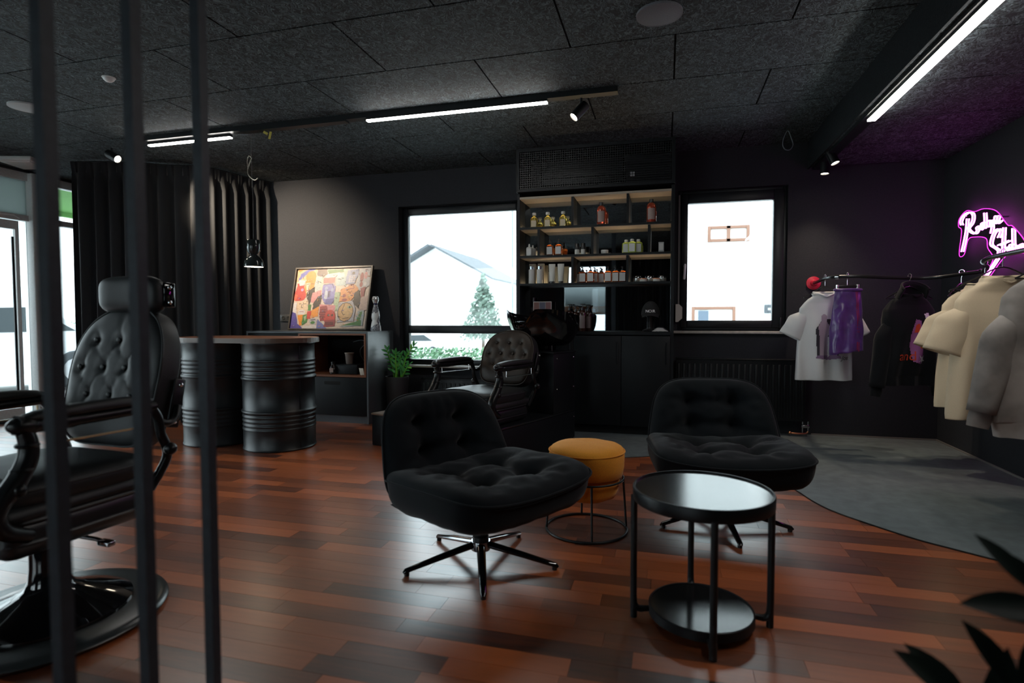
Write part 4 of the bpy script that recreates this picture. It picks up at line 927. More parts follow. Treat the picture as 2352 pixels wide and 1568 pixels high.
# things in the niche
def item(name, label, cat, loc, rz=0.0): return thing(name, label, cat, loc, rz)
NZ = nz0 + 0.0205
q = item('dark_bottle', 'small dark bottle with grey label in the sideboard niche', 'bottle', (-3.345, 5.22, NZ))
MB().lathe([(0, 0.001), (0.033, 0.001), (0.034, 0.004), (0.034, 0.08), (0.02, 0.095), (0.02, 0.11), (0, 0.11)], 24).build('body', P('dark_bottle_glass', (0.012, 0.01, 0.01), 0.15), q)
MB().lathe([(0, 0.1105), (0.022, 0.1105), (0.022, 0.128), (0, 0.128)], 20).build('cap', cap_b, q); MB().bx(-0.022, 0.022, -0.036, -0.0345, 0.022, 0.066).build('label', lab_g, q)
q = item('storage_box', 'black box standing on the sideboard niche floor', 'box', (-3.19, 5.33, NZ)); MB().box((0, 0, 0.05), (0.25, 0.22, 0.098), bev=0.006).build('body', cabinet_m, q); MB().bx(-0.126, 0.126, -0.111, 0.111, 0.085, 0.1005).build('lid', cabinet_m, q)
q = item('paper_cup', 'beige cup standing on the black box in the niche', 'cup', (-3.22, 5.33, NZ + 0.101)); MB().lathe([(0, 0.001), (0.034, 0.001), (0.045, 0.11), (0.043, 0.11), (0.033, 0.006), (0, 0.006)], 26).build('body', P('taupe_cup', (0.17, 0.14, 0.125), 0.6), q); MB().lathe([(0.0, 0.1105), (0.05, 0.1105), (0.05, 0.119), (0, 0.121)], 26).build('lid', P('cream_lid', (0.38, 0.34, 0.29), 0.5), q)
MB().tube(spline([(0, 0, 0.23), (0.1, 0, 0.25), (0.15, 0.0, 0.22), (0.09, 0, 0.16), (0.085, 0, 0.1), (0.12, 0, 0.04), (0.16, 0, 0.01)], 8), 0.004, 6).build('cable', P('grey_cable', (0.09, 0.11, 0.12), 0.5), loc=(-3.215, 5.40, NZ + 0.10), label='looping grey cable above the beige cup in the niche', cat='cable')
q = item('wifi_router', 'black router with upright aerial in the sideboard niche', 'router', (-3.0, 5.45, NZ)); MB().box((0, 0, 0.018), (0.10, 0.16, 0.034), bev=0.006).build('body', cap_b, q); MB().box((0.0, 0.0, 0.15), (0.016, 0.012, 0.26), bev=0.004).build('aerial', P('grey_black_plastic', (0.03, 0.03, 0.032), 0.5), q)
q = item('price_card', 'white card leaning at the edge of the sideboard niche', 'card', (-2.995, 5.19, NZ), -0.3)
MB().box((0, 0, 0.036), (0.062, 0.004, 0.075), rot=(0.25, 0, 0), bev=0.0015).build('card', P('ivory_card', (0.6, 0.54, 0.45), 0.6), q); MB().box((0, 0.012, 0.004), (0.03, 0.03, 0.006)).build('stand', P('ivory_card', (0.6, 0.54, 0.45), 0.6), q)

# ================================================================== ON THE SIDEBOARD
t = thing('framed_painting', 'colourful framed painting of faces leaning on the wall', 'painting', (-3.605, 5.505, 0.9505), math.radians(-2))
lean = math.radians(-13.0); TL = Matrix.Rotation(lean, 4, 'X')
PWd, PH = 1.0, 0.725
b = MB()
for a, c, e, f in ((-PWd / 2, -PWd / 2 + 0.016, 0, PH), (PWd / 2 - 0.016, PWd / 2, 0, PH), (-PWd / 2 + 0.016, PWd / 2 - 0.016, 0, 0.016), (-PWd / 2 + 0.016, PWd / 2 - 0.016, PH - 0.016, PH)):
    b.box(((a + c) / 2, 0.0, (e + f) / 2), (c - a, 0.032, f - e))
b.v = [tuple(TL @ Vector(p)) for p in b.v]
b.build('frame', add_noise(P('dark_wood_frame', (0.045, 0.038, 0.032), 0.4), 30, 0.2), t)
def canvas():
    """patches of paint, each lying a hair above the last"""
    rnd = random.Random(21); me = MB(); cols = []
    k = [0]
    def patch(pts, col, jit=0.006, n=3):
        # pts in 0..1 canvas coordinates (x right, y down)
        P2 = []
        m = len(pts)
        for i in range(m):
            a, c = pts[i], pts[(i + 1) % m]
            for q in range(n):
                f = q / n; P2.append((a[0] + (c[0] - a[0]) * f + (rnd.uniform(-jit, jit) if q else 0), a[1] + (c[1] - a[1]) * f + (rnd.uniform(-jit, jit) if q else 0)))
        k[0] += 1; yy = 0.004 - 0.00006 * k[0]
        vs = [((x - 0.5) * (PWd - 0.034), yy, 0.017 + (1 - y) * (PH - 0.034)) for x, y in P2]
        me.add([TL @ Vector(v) for v in vs], [tuple(range(len(vs)))]); cols.append(col)
    def ell(cx, cy, rx, ry, col, n=20, a0=0, a1=2 * PI): patch([(cx + rx * math.cos(a0 + (a1 - a0) * i / n), cy + ry * math.sin(a0 + (a1 - a0) * i / n)) for i in range(n)], col, 0.003, 1)
    def line(pts, col, w=0.006):
        for (x1, y1), (x2, y2) in zip(pts[:-1], pts[1:]):
            l = math.hypot(x2 - x1, y2 - y1) or 1; nx, ny = -(y2 - y1) / l * w / 2, (x2 - x1) / l * w / 2 * 1.4
            patch([(x1 + nx, y1 + ny), (x2 + nx, y2 + ny), (x2 - nx, y2 - ny), (x1 - nx, y1 - ny)], col, 0.001, 1)
    cream = (0.60, 0.50, 0.40); peach = (0.66, 0.42, 0.22); orange = (0.70, 0.27, 0.04); blue = (0.13, 0.14, 0.40); lblue = (0.30, 0.36, 0.55); red = (0.50, 0.05, 0.04)
    dkr = (0.28, 0.04, 0.05); green = (0.06, 0.20, 0.05); lgreen = (0.33, 0.44, 0.28); teal = (0.36, 0.48, 0.47); blk = (0.03, 0.022, 0.02); white = (0.62, 0.60, 0.58); pink = (0.58, 0.25, 0.25); grey = (0.42, 0.42, 0.44); ochre = (0.62, 0.34, 0.10)
    patch([(0, 0), (1, 0), (1, 1), (0, 1)], cream, 0.0)
    patch([(0, 0), (0.27, 0), (0.27, 0.15), (0.0, 0.22)], peach); patch([(0.05, 0.08), (0.14, 0.01), (0.26, 0.0), (0.12, 0.1), (0.03, 0.2)], blue, 0.01); patch([(0.02, 0.05), (0.1, 0.0), (0.02, 0.0)], orange)
    patch([(0.27, 0), (0.41, 0), (0.42, 0.1), (0.36, 0.15), (0.29, 0.12)], (0.16, 0.12, 0.10), 0.01); patch([(0.42, 0.02), (0.63, 0.01), (0.63, 0.07), (0.43, 0.09)], green, 0.008); patch([(0.42, 0.09), (0.64, 0.07), (0.66, 0.16), (0.38, 0.16)], white, 0.01)
    patch([(0.36, 0.16), (0.66, 0.16), (0.7, 0.28), (0.38, 0.28)], (0.55, 0.42, 0.36)); patch([(0.38, 0.15), (0.53, 0.15), (0.53, 0.24), (0.38, 0.25)], (0.55, 0.14, 0.13)); patch([(0.54, 0.17), (0.68, 0.13), (0.69, 0.3), (0.55, 0.29)], teal, 0.008)
    patch([(0.26, 0.13), (0.36, 0.13), (0.34, 0.36), (0.29, 0.4), (0.25, 0.28)], (0.42, 0.50, 0.47), 0.008)
    # orange head
    ell(0.20, 0.13, 0.07, 0.10, orange); patch([(0.13, 0.2), (0.27, 0.16), (0.25, 0.42), (0.19, 0.46), (0.13, 0.4)], orange, 0.008); patch([(0.14, 0.24), (0.2, 0.23), (0.19, 0.38), (0.16, 0.41)], (0.64, 0.55, 0.38)); line([(0.15, 0.26), (0.19, 0.25)], blk); line([(0.21, 0.25), (0.25, 0.25)], blk); line([(0.19, 0.27), (0.18, 0.34), (0.2, 0.35)], blk); line([(0.16, 0.37), (0.2, 0.36)], dkr, 0.01)
    # red animal on the left
    patch([(0.02, 0.24), (0.12, 0.26), (0.16, 0.44), (0.14, 0.52), (0.02, 0.54), (0.0, 0.4)], red, 0.012); patch([(0.04, 0.18), (0.13, 0.2), (0.11, 0.28), (0.05, 0.27)], white, 0.01); ell(0.1, 0.35, 0.02, 0.025, (0.45, 0.3, 0.5)); patch([(0.0, 0.42), (0.05, 0.44), (0.03, 0.54), (0, 0.52)], (0.62, 0.12, 0.06))
    patch([(0.17, 0.4), (0.27, 0.3), (0.29, 0.42), (0.22, 0.62), (0.18, 0.5)], blk, 0.01); patch([(0.25, 0.4), (0.36, 0.36), (0.36, 0.45), (0.32, 0.58), (0.24, 0.56)], pink, 0.008); patch([(0.33, 0.46), (0.38, 0.44), (0.37, 0.62), (0.28, 0.7), (0.27, 0.6)], blk, 0.008)
    # pale figure bottom left
    patch([(0.05, 0.55), (0.2, 0.53), (0.22, 0.68), (0.19, 0.78), (0.06, 0.74)], (0.64, 0.50, 0.34), 0.006); ell(0.13, 0.73, 0.05, 0.045, white); line([(0.08, 0.59), (0.11, 0.585)], blk); line([(0.14, 0.59), (0.18, 0.585)], blk); line([(0.12, 0.6), (0.12, 0.65), (0.14, 0.65)], blk); line([(0.1, 0.72), (0.16, 0.72)], dkr)
    patch([(0.0, 0.58), (0.05, 0.56), (0.06, 0.8), (0.02, 0.9), (0, 0.85)], white); patch([(0.0, 0.72), (0.05, 0.74), (0.09, 0.92), (0.17, 1.0), (0.0, 1.0)], (0.09, 0.07, 0.30), 0.008); patch([(0.08, 0.78), (0.16, 0.77), (0.17, 0.94), (0.12, 0.95)], orange); patch([(0.15, 0.78), (0.24, 0.74), (0.22, 0.9), (0.16, 0.95)], green, 0.01); patch([(0.17, 0.8), (0.21, 0.77), (0.19, 0.88)], lgreen)
    patch([(0.21, 0.6), (0.25, 0.6), (0.25, 0.7), (0.21, 0.7)], green); patch([(0.21, 0.71), (0.26, 0.71), (0.26, 0.84), (0.21, 0.84)], red); patch([(0.26, 0.7), (0.36, 0.63), (0.36, 0.8), (0.27, 0.83)], orange, 0.008); ell(0.3, 0.88, 0.05, 0.055, grey); ell(0.3, 0.9, 0.03, 0.025, green); line([(0.27, 0.86), (0.33, 0.85)], blk, 0.009); patch([(0.18, 0.96), (0.36, 0.93), (0.36, 1.0), (0.16, 1.0)], white, 0.006)
    patch([(0.36, 0.84), (0.46, 0.95), (0.5, 1.0), (0.36, 1.0)], (0.14, 0.16, 0.38))
    # blue head in the middle
    patch([(0.38, 0.27), (0.5, 0.25), (0.55, 0.3), (0.56, 0.52), (0.52, 0.6), (0.44, 0.6), (0.38, 0.48)], (0.20, 0.20, 0.48), 0.006); patch([(0.42, 0.36), (0.45, 0.38), (0.45, 0.52), (0.41, 0.5)], (0.45, 0.52, 0.60)); ell(0.43, 0.33, 0.022, 0.028, lblue); ell(0.51, 0.36, 0.02, 0.028, lblue); line([(0.39, 0.27), (0.5, 0.26), (0.53, 0.33)], blk); line([(0.47, 0.38), (0.47, 0.48)], blk)
    for i in range(5): line([(0.455, 0.39 + 0.022 * i), (0.49, 0.388 + 0.022 * i)], blk)
    for i in range(4): line([(0.44, 0.52 + 0.022 * i), (0.56, 0.51 + 0.022 * i)], (0.05, 0.05, 0.2), 0.008)
    patch([(0.55, 0.4), (0.62, 0.4), (0.62, 0.7), (0.56, 0.72)], lgreen, 0.008)
    # red figures
    patch([(0.36, 0.6), (0.58, 0.62), (0.58, 0.72), (0.38, 0.74)], (0.56, 0.22, 0.24)); patch([(0.37, 0.64), (0.46, 0.62), (0.49, 0.72), (0.46, 0.86), (0.4, 0.88), (0.37, 0.76)], dkr, 0.008); ell(0.52, 0.82, 0.075, 0.13, red); patch([(0.46, 0.86), (0.6, 0.85), (0.6, 0.96), (0.45, 0.97)], dkr, 0.006)
    for i in range(4): line([(0.38, 0.69 + 0.04 * i), (0.46, 0.69 + 0.04 * i)], (0.12, 0.01, 0.02), 0.008)
    for i in range(3): line([(0.47, 0.9 + 0.02 * i), (0.58, 0.895 + 0.02 * i)], blk, 0.007)
    ell(0.5, 0.78, 0.012, 0.02, blk); ell(0.55, 0.78, 0.012, 0.02, blk)
    # blue mask top right
    patch([(0.69, 0.04), (0.83, 0.02), (0.84, 0.1), (0.8, 0.26), (0.68, 0.27)], (0.25, 0.30, 0.46), 0.008); ell(0.77, 0.09, 0.02, 0.025, blk)
    for i in range(4): line([(0.71, 0.14 + 0.03 * i), (0.81, 0.13 + 0.03 * i)], white)
    for i in range(3): line([(0.73 + 0.03 * i, 0.13), (0.725 + 0.03 * i, 0.24)], white)
    patch([(0.84, 0.02), (0.99, 0.0), (0.99, 0.3), (0.86, 0.4), (0.82, 0.25)], (0.44, 0.45, 0.45), 0.006); ell(0.885, 0.16, 0.024, 0.08, dkr); ell(0.935, 0.13, 0.022, 0.06, pink); ell(0.885, 0.28, 0.02, 0.045, dkr); ell(0.935, 0.27, 0.016, 0.03, white); patch([(0.88, 0.34), (0.95, 0.32), (0.94, 0.52), (0.9, 0.55)], dkr, 0.01)
    # orange head and round face on the right
    patch([(0.62, 0.36), (0.72, 0.31), (0.8, 0.28), (0.86, 0.36), (0.8, 0.5), (0.74, 0.56), (0.62, 0.56)], (0.62, 0.25, 0.07), 0.012); ell(0.68, 0.46, 0.022, 0.03, dkr); ell(0.75, 0.47, 0.02, 0.026, ochre); ell(0.69, 0.53, 0.035, 0.024, dkr); line([(0.72, 0.3), (0.78, 0.27), (0.8, 0.34), (0.74, 0.35)], dkr, 0.008)
    patch([(0.81, 0.42), (0.87, 0.36), (0.9, 0.5), (0.88, 0.68), (0.8, 0.55)], blk, 0.01); patch([(0.62, 0.58), (0.8, 0.54), (0.85, 0.7), (0.84, 0.88), (0.62, 0.9)], grey, 0.006); ell(0.72, 0.73, 0.10, 0.155, (0.56, 0.36, 0.17), 28); ell(0.75, 0.7, 0.07, 0.11, (0.62, 0.42, 0.2), 24); ell(0.77, 0.65, 0.032, 0.02, lgreen); ell(0.77, 0.65, 0.01, 0.018, blk); line([(0.7, 0.6), (0.67, 0.72), (0.7, 0.78), (0.72, 0.76)], blk); line([(0.69, 0.84), (0.77, 0.82)], blk)
    line([(0.72 + 0.1 * math.cos(i / 12 * 2 * PI), 0.73 + 0.155 * math.sin(i / 12 * 2 * PI)) for i in range(13)], blk)
    patch([(0.88, 0.72), (0.96, 0.7), (0.96, 0.95), (0.66, 0.97), (0.85, 0.9)], (0.40, 0.46, 0.44), 0.01); patch([(0.9, 0.74), (0.94, 0.72), (0.92, 0.88), (0.88, 0.88)], green); patch([(0.68, 0.95), (0.82, 0.9), (0.94, 0.86), (0.94, 0.95)], green, 0.006); patch([(0.9, 0.5), (1, 0.45), (1, 0.7), (0.9, 0.7)], (0.50, 0.38, 0.32), 0.01)
    for i in range(120):   # small loose brush marks
        x, y = rnd.random() * 0.96 + 0.02, rnd.random() * 0.96 + 0.02; a = rnd.random() * PI; l = rnd.uniform(0.01, 0.035)
        line([(x, y), (x + l * math.cos(a), y + l * math.sin(a))], rnd.choice((blk, white, dkr, orange, blue, cream, grey, lblue)), rnd.uniform(0.003, 0.007))
    mesh = me.mesh('canvas', None); at = mesh.color_attributes.new('paint', 'FLOAT_COLOR', 'CORNER')
    for p, c in zip(mesh.polygons, cols):
        for li in p.loop_indices: at.data[li].color = (c[0] * 0.72, c[1] * 0.72, c[2] * 0.78, 1)
    m = P('painted_canvas', (0.5, 0.5, 0.5), 0.45); nt, bs, N, L = nodes(m); a = N.new('ShaderNodeVertexColor'); a.layer_name = 'paint'
    nz = N.new('ShaderNodeTexNoise'); nz.inputs['Scale'].default_value = 38; mx = N.new('ShaderNodeMix'); mx.data_type = 'RGBA'; mx.blend_type = 'OVERLAY'; mx.inputs[0].default_value = 0.35
    L.new(a.outputs[0], mx.inputs[6]); L.new(nz.outputs[0], mx.inputs[7]); L.new(mx.outputs[2], bs.inputs['Base Color'])
    mesh.materials.append(m)
    return mesh
link('canvas', canvas(), t)
bk = MB().box((0, 0.012, PH / 2), (PWd - 0.03, 0.006, PH - 0.03)); bk.v = [tuple(TL @ Vector(p)) for p in bk.v]; bk.build('backing', ceil_back, t)

t = thing('ceramic_bottle', 'white hand-painted ceramic bottle beside the painting', 'bottle', (-2.955, 5.42, 0.9455))
cer = P('painted_white_ceramic', (0.72, 0.73, 0.72), 0.15); nt, bs, N, L = nodes(cer)
tc = N.new('ShaderNodeTexCoord'); mp = N.new('ShaderNodeMapping'); mp.inputs['Scale'].default_value = (34, 34, 26); vo = N.new('ShaderNodeTexVoronoi'); vo.feature = 'DISTANCE_TO_EDGE'
nz = N.new('ShaderNodeTexNoise'); nz.inputs['Scale'].default_value = 9
m1 = N.new('ShaderNodeMath'); m1.operation = 'LESS_THAN'; m1.inputs[1].default_value = 0.15; m2 = N.new('ShaderNodeMath'); m2.operation = 'GREATER_THAN'; m2.inputs[1].default_value = 0.47; m3 = N.new('ShaderNodeMath'); m3.operation = 'MULTIPLY'
mx = N.new('ShaderNodeMix'); mx.data_type = 'RGBA'; mx.inputs[6].default_value = (0.72, 0.73, 0.72, 1); mx.inputs[7].default_value = (0.012, 0.014, 0.05, 1)
L.new(tc.outputs['Object'], mp.inputs[0]); L.new(mp.outputs[0], vo.inputs['Vector']); L.new(tc.outputs['Object'], nz.inputs['Vector']); L.new(vo.outputs['Distance'], m1.inputs[0]); L.new(nz.outputs[0], m2.inputs[0]); L.new(m1.outputs[0], m3.inputs[0]); L.new(m2.outputs[0], m3.inputs[1]); L.new(m3.outputs[0], mx.inputs[0]); L.new(mx.outputs[2], bs.inputs['Base Color'])
MB().lathe([(0, 0.001), (0.054, 0.001), (0.057, 0.008), (0.05, 0.06), (0.042, 0.10), (0.037, 0.115), (0.042, 0.125), (0.045, 0.15), (0.038, 0.2), (0.026, 0.25), (0.02, 0.28), (0.023, 0.292), (0, 0.292)], 40).build('body', cer, t)
MB().lathe([(0.021, 0.275), (0.023, 0.29), (0.02, 0.293), (0.0, 0.293)], 24).build('neck_band', P('navy_glaze', (0.01, 0.012, 0.07), 0.15), t)
MB().lathe([(0, 0.2935), (0.024, 0.2935), (0.034, 0.32), (0.036, 0.33), (0.038, 0.333), (0.034, 0.338), (0.034, 0.35), (0.026, 0.365), (0, 0.371)], 32).build('stopper', P('silvered_ceramic', (0.7, 0.72, 0.72), 0.12, metal=0.6), t)

# ================================================================== ZZ PLANT
zz_leaf = P('zz_leaf_green', (0.07, 0.34, 0.09), 0.3, spec=0.6); zz_young = P('zz_young_green', (0.18, 0.52, 0.07), 0.3)
def leaf_mesh(l, wd, droop, m, fold=0.25):
    b = MB(); n = 6
    def fn(u, v):
        x = l * v; hw = wd * math.sin(PI * min(1, v * 0.94 + 0.06)) ** 0.75 * (1 - 0.2 * v); s = (u - 0.5) * 2
        return (x, s * hw, -droop * v * v + fold * hw * abs(s))
    b.grid(fn, 4, n); return b.mesh('leaf', m)
def zz(root, stems, L, Wd, m, young, seed):
    rnd = random.Random(seed); ms = [leaf_mesh(L * f, Wd * f, 0.12 * L, m) for f in (0.85, 1.0, 1.12)]; my = leaf_mesh(L * 0.9, Wd, 0.1 * L, young)
    for st in stems:
        pts = spline(st, 8); s = MB().tube(pts, [0.011 - 0.007 * i / len(pts) for i in range(len(pts))], 8).build('stem', young, root)
        n = int(sum((pts[i + 1] - pts[i]).length for i in range(len(pts) - 1)) / (L * 0.36))
        for k in range(n):
            f = 0.22 + 0.78 * k / max(1, n - 1); i = min(len(pts) - 2, int(f * (len(pts) - 1))); p = pts[i].lerp(pts[i + 1], f * (len(pts) - 1) - i); d = (pts[i + 1] - pts[i]).normalized()
            side = d.cross(Vector((0.3, -1, 0.2))).normalized() * (1 if k % 2 else -1)
            if k == n - 1: side = d
            dr = (side * 0.75 + d * 0.75 + Vector((rnd.uniform(-0.2, 0.2), rnd.uniform(-0.35, 0.1), rnd.uniform(-0.1, 0.1)))).normalized()
            o = bpy.data.objects.new('leaf', my if rnd.random() < 0.12 else rnd.choice(ms)); COL.objects.link(o); o.parent = root
            zx = (Vector((0.1, -0.6, 0.8)) - dr * Vector((0.1, -0.6, 0.8)).dot(dr)).normalized(); yx = zx.cross(dr)
            o.matrix_local = Matrix.Translation(p) @ Matrix((dr, yx, zx)).transposed().to_4x4()
pl = thing('potted_plant', 'green leafy plant in a tall dark pot under the wide window', 'plant', (-2.715, 5.42, 0))
MB().lathe([(0, 0), (0.088, 0), (0.092, 0.006), (0.122, 0.468), (0.121, 0.472), (0.113, 0.472), (0.108, 0.44), (0, 0.44)], 40).build('pot', add_noise(P('dark_grey_pot', (0.028, 0.031, 0.034), 0.55), 80, 0.12, 0.05), pl)
MB().lathe([(0, 0.442), (0.105, 0.441), (0.108, 0.438)], 24).build('soil', P('dark_soil', (0.02, 0.014, 0.01), 0.95), pl)
zz(pl, [[(-0.03, 0, 0.44), (-0.05, 0.0, 0.56), (-0.09, 0.01, 0.66), (-0.115, 0.0, 0.75)], [(0.03, 0, 0.44), (0.07, 0, 0.56), (0.12, -0.01, 0.69), (0.21, -0.02, 0.80)], [(0.0, -0.03, 0.44), (0.01, -0.04, 0.55), (0.01, -0.05, 0.66), (0.02, -0.06, 0.72)],
        [(0.05, -0.02, 0.44), (0.09, -0.03, 0.50), (0.14, -0.06, 0.56), (0.18, -0.08, 0.60)], [(-0.01, 0.03, 0.44), (-0.02, 0.05, 0.52), (-0.02, 0.08, 0.60), (0.0, 0.09, 0.68)]], 0.068, 0.017, zz_leaf, zz_young, 5)
# foreground plant at the picture's right edge
pf = thing('potted_plant', 'dark out-of-focus plant in a black pot in the near right corner', 'plant', (0.68, 1.03, 0))
MB().lathe([(0, 0), (0.12, 0), (0.15, 0.20), (0.152, 0.22), (0.14, 0.22), (0.13, 0.2), (0, 0.2)], 36).build('pot', MATS['dark_grey_pot'], pf); MB().lathe([(0, 0.202), (0.13, 0.2)], 20).build('soil', MATS['dark_soil'], pf)
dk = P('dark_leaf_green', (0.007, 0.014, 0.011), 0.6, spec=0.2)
pf.scale = (0.95, 0.95, 0.88)
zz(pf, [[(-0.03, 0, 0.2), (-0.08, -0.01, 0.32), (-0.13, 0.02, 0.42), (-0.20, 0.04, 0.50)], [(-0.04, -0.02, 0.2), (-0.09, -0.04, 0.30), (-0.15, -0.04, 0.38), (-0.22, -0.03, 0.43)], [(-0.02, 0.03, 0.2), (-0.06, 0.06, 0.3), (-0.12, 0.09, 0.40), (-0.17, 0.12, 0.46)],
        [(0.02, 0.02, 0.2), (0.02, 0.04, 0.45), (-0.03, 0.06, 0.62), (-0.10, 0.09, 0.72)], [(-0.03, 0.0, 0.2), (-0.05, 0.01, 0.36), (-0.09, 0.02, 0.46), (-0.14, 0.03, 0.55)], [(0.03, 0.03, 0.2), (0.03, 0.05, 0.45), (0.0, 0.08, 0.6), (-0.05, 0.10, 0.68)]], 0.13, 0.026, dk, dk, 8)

# ================================================================== RADIATORS
def radiator(label, x0, x1, z0, z1, y0, y1, n):
    t = thing('panel_radiator', label, 'radiator', (0, 0, 0), group='black panel radiators under the windows')
    m = P('black_radiator_enamel', (0.006, 0.008, 0.010), 0.4, spec=0.3)
    MB().bx(x0, x1, y0 + 0.012, y1 - 0.02, z0, z1 - 0.012).build('panel', m, t); MB().bx(x0 - 0.004, x1 + 0.004, y0 + 0.002, y1 - 0.012, z1 - 0.012, z1, 0.003).build('top_grille', m, t)
    fin = MB().box((0, 0, 0), (0.026, 0.014, z1 - z0 - 0.075), bev=0.006, seg=2).mesh('fin', m)
    for k in range(n):
        o = link('fin', fin, t, (x0 + (x1 - x0) * (k + 0.5) / n, y0 + 0.012, (z0 + z1) / 2 - 0.012))
    for x in (x0 + 0.15, x1 - 0.15): MB().bx(x - 0.02, x + 0.02, y1 - 0.021, YB - 0.0005, z0 + 0.08, z1 - 0.1).build('bracket', m, t)
radiator('black ribbed radiator under the narrow window behind the lounge chair', 0.10, 1.225, 0.14, 0.70, 5.59, 5.69, 23)
radiator('black ribbed radiator under the wide window behind the wash chair', -2.52, -1.42, 0.10, 0.44, 5.60, 5.69, 22)
t = thing('radiator_valve', 'copper pipe and valve at the foot of the radiator', 'pipe', (0, 0, 0))
cu = P('copper_pipe', (0.55, 0.26, 0.14), 0.35, metal=1.0)
MB().tube(spline([(1.10, 5.60, 0.035), (1.16, 5.60, 0.03), (1.235, 5.62, 0.03), (1.255, 5.63, 0.05)], 4), 0.008, 8).build('pipe', cu, t); MB().tube([(1.21, 5.63, 0.03), (1.21, 5.63, 0.14)], 0.007, 8).build('pipe', chrome_dark, t); MB().tube([(1.255, 5.63, 0.04), (1.255, 5.63, 0.14)], 0.007, 8).build('pipe', chrome_dark, t)
MB().box((1.232, 5.625, 0.095), (0.07, 0.03, 0.03), bev=0.008).build('valve_block', chrome_dark, t); MB().ball((1.10, 5.60, 0.035), 0.014).build('end_cap', cu, t)

